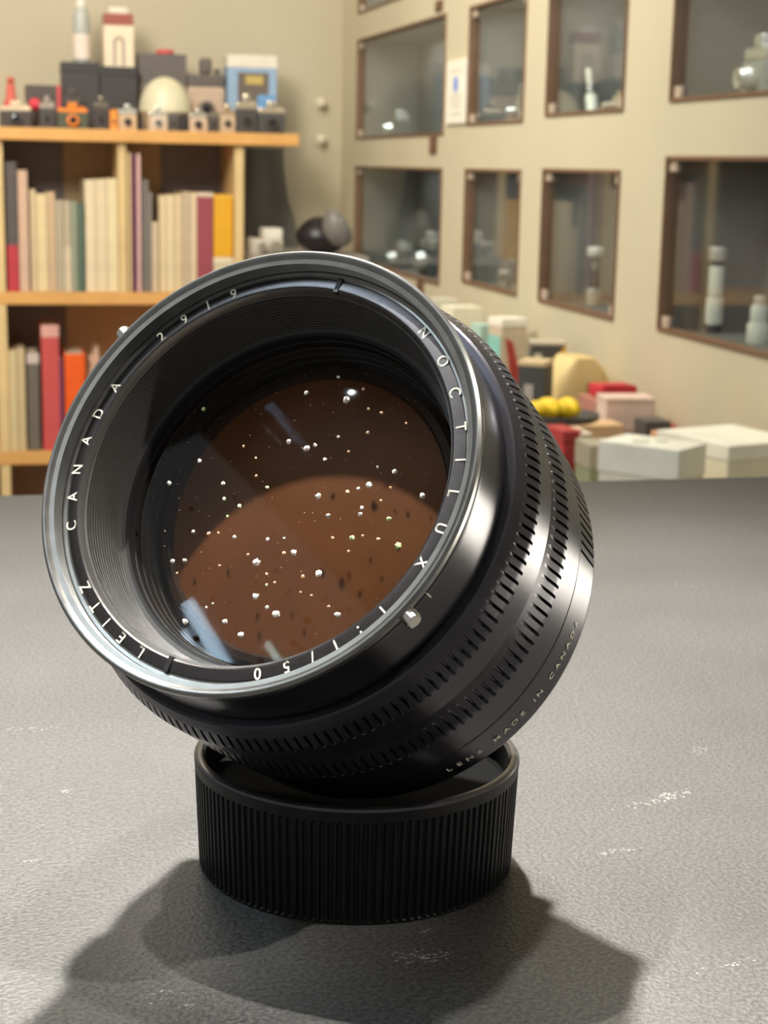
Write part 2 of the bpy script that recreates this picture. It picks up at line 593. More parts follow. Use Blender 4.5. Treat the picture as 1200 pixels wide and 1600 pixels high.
def small_camera(px0, px1, ytop, ybot, Y, label, body=(48, 45, 44), top=(214, 210, 200), silver=True, hump=True, rz=0, Z=None, lens_col=None, group=None):
    xa, xb_ = at_y(px0, ybot, Y).x, at_y(px1, ybot, Y).x
    base = zT if Z is None else Z
    h = at_y((px0+px1)/2, ytop, Y).z - base
    w = xb_-xa
    e = empty('still_camera', ((xa+xb_)/2, Y, base), rz, label, 'camera', group)
    d = min(0.05, w*0.7)
    tb = paint(*top, rough=0.25, metal=0.75) if silver else paint(*top)
    hb = h*0.62
    link('body', box_bm(-w/2, w/2, 0.0, d, 0, hb, bevel=min(w, hb)*0.08), paint(*body), e)
    bm = box_bm(-w/2*0.98, w/2*0.98, 0.002, d-.002, hb, h*0.78, bevel=min(w, h)*0.05)
    link('top_plate', bm, tb, e)
    if hump:
        link('viewfinder', box_bm(-w*0.16, w*0.16, 0.001, d*0.7, h*0.78, h, bevel=h*0.05), tb, e)
    link('shutter_dial', xf(cyl_bm(w*0.09, h*0.78, h*0.86, 16), Matrix.Translation((w*0.32, d*0.5, 0))), tb, e, True)
    rl = min(w*0.21, hb*0.38)
    Ml = Matrix.Translation((0, 0, hb*0.52)) @ Matrix.Rotation(R(90), 4, 'X')
    lb = lathe_bm([(0, rl), (w*.12, rl), (w*.12, rl*.9), (w*.22, rl*.9), (w*.22, rl*.68), (w*.19, rl*.62), (w*.19, 0)], 24)
    link('lens_barrel', xf(lb, Ml), (paint(70, 66, 64) if ((px0+px1) % 3) else tb) if lens_col is None else paint(*lens_col), e, True)
    link('lens_glass', xf(lathe_bm([(w*.191, rl*.6), (w*.205, rl*.3), (w*.208, 0)], 20), Ml), M_GLASSD, e, True)
    return e


def cased_box(px0, px1, ytop, ybot, Y, Z, color, label, depth=0.09, lid=0.15, name='box', lidcol=None, cat='box', rz=0):
    xa, xb_ = at_y(px0, ybot, Y).x, at_y(px1, ybot, Y).x
    h = at_y((px0+px1)/2, ytop, Y).z-Z
    w = xb_-xa
    e = empty(name, ((xa+xb_)/2, Y, Z), rz, label, cat)
    link('box_body', box_bm(-w/2, w/2, 0, depth, 0, h*(1-lid), bevel=.0015), paint(*color), e)
    link('box_lid', box_bm(-w/2-.0012, w/2+.0012, -.0012, depth+.0012, h*(1-lid), h, bevel=.0015), paint(*(lidcol or color)), e)
    e['h'] = h
    return e, w, h


YT = YF+0.03      # front row
YM = YF+0.13      # middle row
# dark boxes carrying the bottle and the carton
e1, w1, h1 = cased_box(98, 156, 97, 190, YM+.02, zT, (66, 62, 62), 'dark grey box under the pale bottle on the bookcase', lidcol=(60, 57, 57))
e2, w2, h2 = cased_box(157.5, 215, 104, 190, YM+.02, zT, (62, 59, 60), 'dark grey box under the red-topped carton on the bookcase', lidcol=(56, 54, 55))
# bottle
YQ = YM+.06
xa = at_y(128, 97, YQ).x
zb = zT+h1
ht = at_y(128, -8, YQ).z-zb
e = empty('spray_bottle', (xa, YQ, zb), 0, 'pale grey bottle with a white label standing on the left dark box', 'bottle')
rb = (at_y(141, 60, YQ).x-at_y(114, 60, YQ).x)/2
link('bottle_body', lathe_bm([(0, 0), (0, rb*.9), (.003, rb), (ht*.68, rb), (ht*.78, rb*.8), (ht*.82, rb*.55), (ht*.82, 0)], 32), paint(182, 184, 176, rough=.25), e, True)
link('bottle_cap', lathe_bm([(ht*.82, 0), (ht*.82, rb*.6), (ht*.97, rb*.5), (ht, rb*.35), (ht, 0)], 24), paint(226, 222, 206), e, True)
link('bottle_label', lathe_bm([(ht*.06, rb+.0004), (ht*.42, rb+.0004)], 32), paint(236, 220, 206), e, True)
# carton
xa, xb_ = at_y(162, 80, YQ).x, at_y(208, 80, YQ).x
zb = zT+h2
ht = at_y(185, 22, YQ).z-zb
w = xb_-xa
e = empty('carton', ((xa+xb_)/2, YQ-.02, zb), 0, 'white carton with a dark red top and an arch print on the right dark box', 'carton')
link('carton_body', box_bm(-w/2, w/2, 0, .05, 0, ht*.78, bevel=.001), paint(238, 220, 190), e)
link('carton_top', box_bm(-w/2, w/2, 0, .05, ht*.78, ht, bevel=.003), paint(160, 88, 74), e)
link('carton_cap', box_bm(-w*.32, w*.32, .008, .04, ht, ht*1.12, bevel=.003), paint(232, 222, 204), e)
bm = bmesh.new()
n = 16
pts_o = [(-w*.2, 0)] + [(-w*.2*math.cos(math.pi*i/n), ht*.42+w*.22*math.sin(math.pi*i/n)) for i in range(n+1)] + [(w*.2, 0)]
pts_i = [(-w*.1, 0)] + [(-w*.1*math.cos(math.pi*i/n), ht*.42+w*.12*math.sin(math.pi*i/n)) for i in range(n+1)] + [(w*.1, 0)]
vo = [bm.verts.new((x, -.0006, z+.004)) for x, z in pts_o]
vi = [bm.verts.new((x, -.0006, z+.004)) for x, z in pts_i]
for i in range(len(vo)-1):
    bm.faces.new((vo[i], vo[i+1], vi[i+1], vi[i]))
link('arch_print', bm, paint(170, 150, 140), e)

# grey case with red top, pale dome, dark SLR-like case, blue and white box
e, w, h = cased_box(219, 291, 84, 200, YM+.06, zT, (134, 124, 112), 'grey-brown case with a red knob on top behind the pale dome', lid=0.38, lidcol=(104, 97, 92))
bm = cyl_bm(w*.2, h, h+.012, 24, bevel=.003)
xf(bm, Matrix.Translation((w*.08, .04, 0)))
link('red_knob', bm, paint(222, 84, 88), e, True)
Yd = YM-0.035
p = at_y(258, 180, Yd)
rd = (at_y(299, 175, Yd).x-at_y(217, 175, Yd).x)/2
hd = at_y(258, 120, Yd).z-zT
e = empty('dome_lamp', (p.x, Yd, zT), 0, 'round pale cream dome standing among the cameras on the bookcase', 'lamp')
link('dome', lathe_bm([(hd*.36, rd)] + [(hd*.36+hd*.64*math.sin(R(a)), rd*math.cos(R(a))) for a in range(10, 91, 10)], 40), paint(218, 210, 178, rough=.4), e, True)
link('dome_base', lathe_bm([(0, 0), (0, rd*.7), (.006, rd*.75), (hd*.3, rd*.9), (hd*.36, rd*.99), (hd*.36, 0)], 40), paint(206, 190, 160), e, True)
small_camera(293, 352, 90, 190, YM+.05, 'large dark camera with beige lower half behind the small silver cameras', body=(196, 172, 150), top=(104, 96, 90), silver=False, lens_col=(120, 110, 100))
e, w, h = cased_box(356, 432, 86, 190, YM+.03, zT, (150, 178, 204), 'pale blue and white box with a dark window on the bookcase top', lid=.16, lidcol=(232, 222, 206))
link('window_print', box_bm(-w*.3, w*.33, -.0018, 0, h*.3, h*.78), paint(112, 100, 88), e)
link('yellow_print', box_bm(-w*.14, w*.22, -.0028, -.0018, h*.63, h*.74), paint(196, 172, 100), e)
link('blue_print', box_bm(w*.1, w*.46, -.0026, -.0016, h*.2, h*.5), paint(112, 160, 208), e)

# front row of small cameras
gS = 'small cameras along the front of the bookcase top'
front = [
    (0, 50, 157, (70, 63, 58), (226, 206, 176), False, 'wide black camera with a cream top at the left end of the bookcase top'),
    (62, 86, 150, (70, 66, 66), (168, 156, 146), False, 'small black camera with a greyish top beside the red ball'),
    (90, 138, 160, (78, 84, 66), (238, 140, 44), False, 'small camera with a bright orange top'),
    (147, 170, 150, (66, 58, 58), (150, 140, 124), True, 'small dark camera left of the first silver-topped one'),
    (172, 184, 163, (232, 150, 60), (236, 150, 50), False, 'narrow orange camera touching the silver-topped one'),
    (186, 214, 163, (206, 176, 140), (232, 230, 220), True, 'first bright silver-topped camera right of the orange one'),
    (233, 262, 166, (206, 186, 164), (232, 230, 222), True, 'second silver camera, standing under the left of the dome'),
    (263, 279, 168, (84, 80, 76), (150, 146, 138), True, 'narrow dark camera between two silver ones under the dome'),
    (280, 294, 172, (46, 42, 44), (96, 90, 84), True, 'narrow black camera right of the dome'),
    (296, 324, 170, (206, 180, 154), (226, 222, 210), True, 'third silver camera, in front of the large dark camera'),
    (326, 342, 168, (78, 72, 68), (168, 160, 146), True, 'narrow dark camera left of the little brown and beige one'),
    (344, 368, 163, (196, 172, 146), (222, 196, 164), True, 'little beige camera with a dark lens'),
    (370, 402, 147, (72, 70, 68), (226, 214, 190), True, 'black camera with a tall cream finder in front of the blue box'),
    (404, 446, 158, (76, 74, 72), (228, 214, 192), True, 'black camera with a pale top at the right end of the row'),
]
for (a, b, yt, body, top, sil, lab) in front:
    small_camera(a, b, yt, 203, YT, lab, body=body, top=top, silver=sil, hump=(b-a) > 20, group=gS)

# second row on the left: dark wide camera with red edge, red cone, red ball, little knobs
e, w, h = cased_box(42, 94, 133, 195, YM, zT, (96, 84, 76), 'dark brown box with a red end behind the black camera on the left', lid=.3, lidcol=(84, 76, 70))
link('red_end', box_bm(w/2-.006, w/2+.0016, -.0018, .06, h*.1, h*1.0), paint(226, 74, 84), e)
p = at_y(18, 190, YM-.03)
hh = at_y(18, 120, YM-.03).z-zT
e = empty('toy_cone', (p.x, YM-.03, zT), 0, 'small salmon red cone figure at the left of the bookcase top', 'figure')
link('cone_body', lathe_bm([(0, 0), (0, .028), (hh*.4, .022), (hh*.6, .012), (hh*.8, .010), (hh*.86, 0.008), (hh*.86, 0)], 28), paint(206, 96, 80), e, True)
link('cone_head', xf(lathe_bm([(-.009, 0)] + [(.009*math.sin(R(t)), .010*math.cos(R(t))) for t in range(-70, 71, 20)] + [(.009, 0)], 20), Matrix.Translation((0, 0, hh*.93))), paint(196, 90, 72), e, True)
p = at_y(55, 180, YT+.06)
e = empty('ball_ornament', (p.x, YT+.075, zT), 0, 'bright red ball on a stem beside the cream-topped camera', 'ornament')
zc = at_y(55, 163, YT+.07).z-zT
link('stem', lathe_bm([(0, 0), (0, .012), (.004, .012), (.006, .004), (zc-.01, .004), (zc-.01, 0)], 20), paint(80, 70, 66), e, True)
link('ball', xf(lathe_bm([(-.0145, 0)] + [(.0145*math.sin(R(t)), .0145*math.cos(R(t))) for t in range(-75, 76, 15)] + [(.0145, 0)], 24), Matrix.Translation((0, 0, zc))), paint(232, 66, 82), e, True)
small_camera(98, 128, 138, 190, YF+.085, 'black camera with an orange knob half hidden behind the orange-topped camera', body=(54, 46, 48), top=(80, 72, 68), silver=False, lens_col=(190, 130, 96))

# ------------------------------------------------------------------ things right of the bookcase by the back wall
# dark cloth hanging beside the bookcase
bm = bmesh.new()
outline_r = [(442, 232), (443, 262), (446, 290), (450, 315), (457, 338), (462, 372), (466, 420)]
rows = []
Yc = YB-0.03
for (x, y) in outline_r:
    z = at_y(x, y, Yc).z
    xl = at_y(384, y, Yc).x
    xr_ = at_y(x, y, Yc).x
    row = []
    for i in range(25):
        t = i/24
        row.append(bm.verts.new((xl+(xr_-xl)*t, Yc+0.0025*math.sin(t*9+z*3), z)))
    rows.append(row)
for A, B in zip(rows, rows[1:]):
    for i in range(24):
        bm.faces.new((A[i], B[i], B[i+1], A[i+1]))
bmesh.ops.recalc_face_normals(bm, faces=bm.faces[:])
bmesh.ops.solidify(bm, geom=bm.faces[:], thickness=0.003)
o = link('hanging_cloth', bm, paint(104, 100, 92), None, True)
tag(o, 'dark grey cloth hanging on the back wall right of the bookcase', 'cloth')

# low stand by the corner with silver machine and black bag
Ys = 4.05
zst = at_y(470, 400, Ys).z
xs0, xs1 = at_y(378, 400, Ys).x+.012, at_y(600, 400, Ys).x
xs1 = min(xs1, XR-.02)
Ysb = YB-.04
xs0 = max(xs0, xe-0.13)
e = empty('corner_stand', ((xs0+xs1)/2, (Ys+Ysb)/2, 0), 0, 'grey stand in the room corner behind the lens', 'stand')
hw, hd_ = (xs1-xs0)/2, (Ysb-Ys)/2
# keep clear of the bookcase side
xclear = xv2r+0.01
xs0 = max(xs0, xclear)
hwL = (xs0-(xs0+xs1)/2)
cx = e.location.x
link('stand_top', box_bm(xs0-cx, xs1-cx, -hd_, hd_, zst-.02, zst, bevel=.002), paint(160, 152, 140), e)
for sx in (xs0-cx+.02, xs1-cx-.02):
    for sy in (-hd_+.02, hd_-.02):
        link('leg', box_bm(sx-.012, sx+.012, sy-.012, sy+.012, 0, zst-.02), paint(90, 86, 82), e)
# silver instrument
xa, xb_ = at_y(386, 380, Ys+.05).x, at_y(443, 380, Ys+.05).x
xa = max(xa, xclear+.004)
hz = at_y(415, 357, Ys+.05).z-zst
w = xb_-xa
e = empty('silver_projector', ((xa+xb_)/2, Ys+.05, zst), 0, 'shiny silver and white apparatus between the bookcase and the black bag', 'apparatus')
link('housing', box_bm(-w/2, w/2, 0, .09, 0, hz*.6, bevel=.006), paint(196, 186, 170, rough=.3), e)
link('upper_housing', box_bm(-w*.1, w/2, .01, .08, hz*.6, hz, bevel=.005), paint(228, 222, 206, rough=.3), e)
link('front_tube', xf(cyl_bm(hz*.22, 0, .03, 24), Matrix.Translation((w*.22, 0, hz*.33)) @ Matrix.Rotation(R(90), 4, 'X')), M_SILVER, e, True)
link('front_tube', xf(cyl_bm(hz*.16, 0, .02, 24), Matrix.Translation((-w*.2, 0, hz*.33)) @ Matrix.Rotation(R(90), 4, 'X')), M_SILVER, e, True)
# black bag
p = at_y(506, 395, Ys+.08)
wbg = at_y(545, 380, Ys+.08).x-at_y(467, 380, Ys+.08).x
hb = at_y(506, 338, Ys+.08).z-zst
bm = bmesh.new()
bmesh.ops.create_icosphere(bm, subdivisions=4, radius=1)
for v in bm.verts:
    n = v.co.copy()
    z = (n.z+1)/2
    k = 1-0.42*z*z*z
    v.co = V((n.x*wbg/2*k*1.05 - 0.012*z, n.y*.06*k, z*hb))
e = empty('camera_bag', (p.x, Ys+.09, zst), 0, 'black camera bag standing in the corner just above the lens rim', 'bag')
link('bag_body', bm, paint(36, 32, 34, rough=.35), e, True)
bm = bmesh.new()
bmesh.ops.create_icosphere(bm, subdivisions=4, radius=1)
for v in bm.verts:
    n = v.co.copy()
    z = (n.z+1)/2
    v.co = V((n.x*wbg*.36*(1-.5*z)+wbg*.20*(1-z), n.y*.035, z*hb*1.0))
xf(bm, Matrix.Translation((wbg*.08, -.045, hb*.22)))
link('bag_flap', bm, paint(128, 122, 114, rough=.35), e, True)

# ------------------------------------------------------------------ contents of the wall cases


def in_case(k, px, py, back=0.07):
    """point on the case floor under pixel column px"""
    d = ray(px, py)
    X = XR+back
    p = EYE + d*((X-EYE.x)/d.x)
    return p


def tube_thing(name, k, px, pyt, rpx, segs, label, cat, back=0.07, tilt=None):
    z0 = CASE_FLOOR[k]
    p = in_case(k, px, pyt, back)
    sc = (p-EYE).dot(FWD)/FPX
    h = p.z-z0
    e = empty(name, (p.x, p.y, z0), 0, label, cat)
    for (nm, f0, f1, rf, col, met) in segs:
        r = rpx*sc*rf
        link(nm, lathe_bm([(h*f0, 0), (h*f0, r*.93), (h*f0+(f1-f0)*h*.1, r), (h*f1-(f1-f0)*h*.1, r), (h*f1, r*.93), (h*f1, 0)], 28), paint(*col, rough=.3, metal=met), e, True)
    if tilt:
        e.rotation_euler = tilt
    return e


W1 = (236, 232, 214)
tube_thing('telephoto_lens', 'low_d', 1122, 386, 14, [('barrel', 0, .1, .95, (60, 60, 66), 0), ('barrel', .1, .42, 1.0, W1, 0), ('barrel', .43, .78, .85, W1, 0), ('focus_ring', .78, .84, .7, (90, 88, 84), 0), ('front_cap', .84, 1, 1.0, (214, 206, 192), .3)], 'tall white telephoto lens standing in the large lower case', 'lens')
tube_thing('telephoto_lens', 'low_d', 1188, 462, 16, [('barrel', 0, .42, 1.1, W1, 0), ('barrel', .43, .8, .85, W1, 0), ('front_cap', .8, 1, .6, (214, 206, 192), .3)], 'shorter white lens cut by the right edge of the large lower case', 'lens')
tube_thing('silver_lens', 'low_c', 931, 386, 12, [('barrel', 0, .3, 1.0, (206, 196, 180), .4), ('barrel', .3, .62, .6, (110, 104, 98), .3), ('barrel', .62, .84, .4, (160, 152, 140), .4), ('front_cap', .84, 1, 1.1, (232, 226, 212), .2)], 'slim silver lens with a white cap in the third lower case', 'lens')
tube_thing('silver_tube', 'mid_c', 930, 100, 9, [('barrel', 0, .45, 1.1, (240, 236, 220), .1), ('barrel', .45, .62, .9, (150, 146, 138), .4), ('barrel', .62, 1, .55, (226, 222, 206), .4)], 'bright silver tube leaning in the third upper case', 'lens', tilt=(R(-22), 0, 0))


def wall_cam(k, px0, px1, pyt, label, back=0.05, body=(90, 90, 92), top=(226, 224, 214), metal=.7, s=1.0):
    z0 = CASE_FLOOR[k]
    pm = in_case(k, (px0+px1)/2, pyt, back)
    sc = (pm-EYE).dot(FWD)/FPX
    w = (px1-px0)*sc*1.5*s
    h = max(pm.z-z0, .02)
    e = empty('still_camera', (XR+back, pm.y, z0), R(-90), label, 'camera')
    tb = paint(*top, rough=.25, metal=metal)
    link('body', box_bm(-w/2, w/2, 0, .04, 0, h*.6, bevel=h*.05), paint(*body), e)
    link('top_plate', box_bm(-w/2, w/2, .002, .038, h*.6, h*.8, bevel=h*.04), tb, e)
    link('viewfinder', box_bm(-w*.16, w*.16, .004, .034, h*.8, h, bevel=h*.04), tb, e)
    rl = min(w*.22, h*.27)
    link('lens_barrel', xf(lathe_bm([(0, rl), (.014, rl), (.014, rl*.85), (.022, rl*.85), (.022, rl*.6), (.018, 0)], 24), Matrix.Translation((0, 0, h*.32)) @ Matrix.Rotation(R(90), 4, 'X')), tb, e, True)
    link('lens_glass', xf(lathe_bm([(.0185, rl*.58), (.0205, 0)], 20), Matrix.Translation((0, 0, h*.32)) @ Matrix.Rotation(R(90), 4, 'X')), M_GLASSD, e, True)
    return e


wall_cam('mid_a', 598, 628, 172, 'silver camera on the floor of the upper corner case', body=(120, 118, 112))
wall_cam('low_a', 602, 634, 376, 'dark camera with a bright lens at the left of the lower corner case')
wall_cam('low_a', 640, 688, 362, 'silver-topped camera at the right of the lower corner case', body=(72, 80, 84))
wall_cam('low_b', 785, 810, 385, 'dim black camera at the right of the second lower case', body=(84, 82, 84), top=(140, 138, 134), metal=.3)
wall_cam('mid_b', 800, 818, 130, 'small camera with a white finder at the right of the second upper case', body=(150, 146, 136))
wall_cam('mid_d', 1145, 1215, 52, 'large silver camera at the right edge of the big upper case', body=(150, 148, 140), s=.8)
wall_cam('mid_c', 950, 974, 142, 'low beige camera in the corner of the third upper case', body=(190, 176, 156), top=(216, 196, 168), metal=.2)
# ------------------------------------------------------------------ side counter with boxes along the right wall
ZS = 0.55
e = empty('side_counter', (0.68, 2.55, 0), 0, 'low grey counter along the right wall carrying the clutter of boxes', 'counter')
link('counter_top', box_bm(-.27, .262, -1.0, 1.0, ZS-.03, ZS, bevel=.003), paint(128, 122, 112), e)
link('counter_front', box_bm(-.25, -.235, -.98, .98, 0, ZS-.03), paint(110, 104, 98), e)
for y in (-.98, .965):
    link('counter_side', box_bm(-.235, .25, y, y+.015, 0, ZS-.03), paint(110, 104, 98), e)


def sbox(px, pyt, X, wx, wy, rz, color, label, name='box', cat='box', Z=ZS, lid=.12, lidcol=None, extra=None):
    """box with its top centre under pixel (px, pyt) at depth D along world y"""
    p = at_x(px, pyt, X)
    h = p.z-Z
    e = empty(name, (p.x, p.y, Z), R(rz), label, cat)
    link('box_body', box_bm(-wx/2, wx/2, -wy/2, wy/2, 0, h*(1-lid), bevel=.0015), paint(*color), e)
    link('box_lid', box_bm(-wx/2-.001, wx/2+.001, -wy/2-.001, wy/2+.001, h*(1-lid), h, bevel=.0015), paint(*(lidcol or color)), e)
    if extra:
        extra(e, h, wx, wy)
    return e


def front_print(e, wx, wy, x0, x1, z0, z1, col, name='side_print', lift=.0012):
    """flat print on the -y face, x given as fractions of the width"""
    link(name, box_bm(x0*wx, x1*wx, -wy/2-lift-.0006, -wy/2-lift+.0008, z0, z1), paint(*col), e)


def left_print(e, wx, wy, y0, y1, z0, z1, col, name='side_print'):
    link(name, box_bm(-wx/2-.0018, -wx/2-.0006, y0*wy, y1*wy, z0, z1), paint(*col), e)


def emblem(e, h, wx, wy):
    bm = bmesh.new()
    for (x, y, rx) in ((-.010, .010, .010), (.010, -.006, .008)):
        xf2 = lathe_bm([(0, rx), (.0006, rx), (.0006, rx*.6), (0, rx*.6)], 20, closed=True)
        merge(bm, xf2, Matrix.Translation((x, y, h)))
    link('grey_emblem', bm, paint(196, 196, 176), e)
    front_print(e, wx, wy, -.4, .2, h*.4, h*.55, (206, 200, 180))


def prints(e, h, wx, wy):
    front_print(e, wx, wy, -.1, .2, h*.45, h*.6, (180, 170, 176))
    front_print(e, wx, wy, .25, .4, h*.55, h*.7, (150, 144, 170))
    left_print(e, wx, wy, -.3, .1, h*.4, h*.65, (206, 196, 170))


def redprint(e, h, wx, wy):
    front_print(e, wx, wy, -.40, .10, h*.30, h*.55, (206, 96, 90), 'red_print')
    front_print(e, wx, wy, -.34, .40, h*.66, h*.70, (176, 150, 140), 'grey_print')
    left_print(e, wx, wy, -.4, .4, h*.35, h*.5, (206, 96, 90), 'red_print')


def tri(e, h, wx, wy):
    bm = bmesh.new()
    v = [bm.verts.new(c) for c in ((-.1*wx, -wy/2-.0015, h*.70), (.49*wx, -wy/2-.0015, h*.70), (.49*wx, -wy/2-.0015, h*.99))]
    bm.faces.new(v)
    r = bmesh.ops.extrude_face_region(bm, geom=bm.faces[:])
    bmesh.ops.translate(bm, vec=(0, -.001, 0), verts=[g for g in r['geom'] if isinstance(g, bmesh.types.BMVert)])
    bmesh.ops.recalc_face_normals(bm, faces=bm.faces[:])
    link('yellow_print', bm, paint(222, 168, 48), e)
    front_print(e, wx, wy, -.42, -.2, h*.76, h*.9, (206, 196, 176), 'white_print')


def blk(e, h, wx, wy):
    front_print(e, wx, wy, -.25, .1, h*.62, h*.82, (206, 196, 180), 'white_print')


def redteal(e, h, wx, wy):
    bm = bmesh.new()
    v = [bm.verts.new(c) for c in ((-.35*wx, -wy/2-.001, h*.84), (-.05*wx, -wy/2-.001, h*.80), (.42*wx, -wy/2-.001, h*.40), (-.05*wx, -wy/2-.001, h*.42))]
    bm.faces.new(v)
    bmesh.ops.solidify(bm, geom=bm.faces[:], thickness=.0008)
    link('red_print', bm, paint(226, 96, 86), e)
    left_print(e, wx, wy, -.45, .45, h*.45, h*.85, (140, 200, 186))


sbox(1020, 690, .735, .066, .10, 40, (238, 230, 206), 'white box with a grey ring emblem on its lid, nearest on the side counter', lid=.22, lidcol=(246, 242, 224), extra=emblem)
sbox(1142, 679, .87, .118, .13, 16, (238, 228, 200), 'wider white box with faint side print right of the emblem box', lid=.12, lidcol=(246, 242, 222), extra=prints)
sbox(978, 618, .875, .070, .05, -6, (232, 204, 186), 'pink and white carton with red print behind the white boxes', lid=.04, extra=redprint)
p0 = at_x(955, 620, .885)
e = empty('red_pouch', p0, 0, 'red flat pouch lying on top of the stack behind the pink carton', 'pouch')
pz = p0.z
link('pouch_body', box_bm(-.026, .034, -.02, .03, 0, .018, bevel=.006), paint(206, 52, 62), e)
link('pouch_flap', box_bm(-.02, .028, -.021, -.012, .006, .0195, bevel=.001), paint(190, 44, 54), e)
e = empty('box', (p0.x, p0.y, ZS), 0, 'dull red box under the red pouch', 'box')
link('box_body', box_bm(-.036, .036, -.036, .036, 0, (pz-ZS)*.85, bevel=.001), paint(176, 90, 80), e)
link('box_lid', box_bm(-.037, .037, -.037, .037, (pz-ZS)*.85, pz-ZS-.0003, bevel=.001), paint(190, 130, 112), e)

# beige soft bag: a boxy shell with rounded shoulders
p = at_x(900, 556, .885)
hb = p.z-ZS
prof = []
W2, D2 = .046, .045
bm = bmesh.new()
rows = []
for k in range(13):
    f = k/12
    z = hb*f
    sh = 1-(max(0, (f-.72)/.28))**2.2*.55
    row = []
    for i in range(40):
        a = 2*math.pi*i/40
        c, s_ = math.cos(a), math.sin(a)
        q = (abs(c)**5+abs(s_)**5)**(-.2)
        wob = 1+.025*math.sin(5*a+f*6)
        row.append(bm.verts.new((W2*sh*q*c*wob, D2*q*s_*wob*(.8+.2*sh), z)))
    rows.append(row)
for A, Bq in zip(rows, rows[1:]):
    for i in range(40):
        bm.faces.new((A[i], A[(i+1) % 40], Bq[(i+1) % 40], Bq[i]))
bm.faces.new(rows[0][::-1])
bm.faces.new(rows[-1])
bmesh.ops.recalc_face_normals(bm, faces=bm.faces[:])
e = empty('soft_bag', (p.x, p.y, ZS), 0, 'beige soft bag with a brown edge standing behind the yellow bags', 'bag')
link('bag_body', bm, paint(226, 200, 138), e, True, 60)
link('brown_strap', box_bm(.004, .013, -.0500, -.0445, hb*.05, hb*.80, bevel=.001), paint(120, 84, 56), e)
link('black_strap', box_bm(.015, .020, -.0500, -.0445, hb*.02, hb*.78, bevel=.001), paint(70, 66, 58), e)
# cartons along the wall
sbox(856, 532, .895, .056, .05, -14, (76, 74, 66), 'black carton with a yellow triangle behind the beige bag', lid=.03, lidcol=(196, 184, 160), extra=tri)
sbox(838, 562, .79, .040, .05, -34, (72, 74, 70), 'black carton with a white mark lying in front of the triangle carton', lid=.04, lidcol=(214, 190, 146), extra=blk)
sbox(794, 496, .895, .050, .05, 10, (206, 186, 158), 'tall carton with a white lid and red print beside the lens', lid=.07, lidcol=(244, 236, 218), extra=redteal)
sbox(757, 506, .88, .034, .04, 10, (150, 196, 180), 'teal carton left of the tall white-lidded one', lid=.3, lidcol=(176, 206, 190))
sbox(722, 478, .885, .06, .06, 5, (226, 214, 176), 'cream carton half hidden behind the lens rim', lid=.2, lidcol=(236, 228, 200))
sbox(694, 466, .90, .045, .05, 0, (206, 200, 180), 'pale grey carton at the far end of the side counter', lid=.2)
# round grey tray on a stand with yellow bags
pt = at_x(884, 648, .725)
D = pt.y
zt_ = pt.z
e = empty('round_stand', (pt.x-.004, D, ZS), 0, 'round grey tray stand holding the two yellow bags', 'tray stand')
ht = zt_-ZS
link('tray', lathe_bm([(ht-.008, 0), (ht-.008, .040), (ht-.005, .046), (ht+.002, .048), (ht+.002, .045), (ht-.004, .042), (ht-.004, 0)], 40), paint(84, 82, 76), e, True)
link('column', lathe_bm([(.006, .008), (ht-.008, .008)], 20), paint(90, 88, 82), e, True)
link('foot', lathe_bm([(0, 0), (0, .035), (.006, .032), (.006, 0)], 32), paint(96, 92, 86), e, True)
for (px, py, wx, lab) in ((853, 628, .024, 'left of the two bright yellow film bags'), (885, 631, .019, 'right of the two bright yellow film bags')):
    q = at_y(px, 640, D-.005)
    bm = bmesh.new()
    bmesh.ops.create_icosphere(bm, subdivisions=4, radius=1)
    for v in bm.verts:
        n = v.co.copy()
        v.co = V((n.x*wx, n.y*.02, (n.z+1)/2*.024*(1+.16*math.sin(6*n.x+3*n.y))))
    e = empty('yellow_bag', (q.x, D-.005, ZS+ht-.004), 0, lab, 'bag')
    link('bag_body', bm, paint(246, 204, 20), e, True)
    link('bag_seal', box_bm(-wx*1.05, -wx*.92, -.006, .006, .008, .015, bevel=.001), paint(236, 190, 30), e)
# small things before it
sbox(880, 668, .68, .024, .05, 8, (202, 70, 66), 'red carton right beside the lens barrel', lid=.1, lidcol=(186, 60, 58))
sbox(905, 672, .70, .014, .05, 0, (232, 214, 190), 'thin cream packet right of the red carton', lid=.1)
sbox(934, 690, .70, .036, .05, 0, (150, 154, 118), 'small olive grey carton left of the emblem box', lid=.2, lidcol=(170, 160, 136))
sbox(931, 660, .81, .062, .05, 0, (214, 172, 130), 'tan carton lying behind the olive grey one', lid=.3, lidcol=(226, 188, 140), extra=redprint)
sbox(1020, 655, .88, .035, .04, 0, (86, 82, 76), 'small black box right of the pink carton', lid=.2)
sbox(1041, 661, .925, .014, .03, 0, (232, 120, 70), 'tiny orange-red packet beside the small black box', lid=.3, lidcol=(222, 70, 70))
sbox(1058, 676, .87, .045, .05, 10, (226, 172, 128), 'small orange-tan box between the two white boxes', lid=.3)

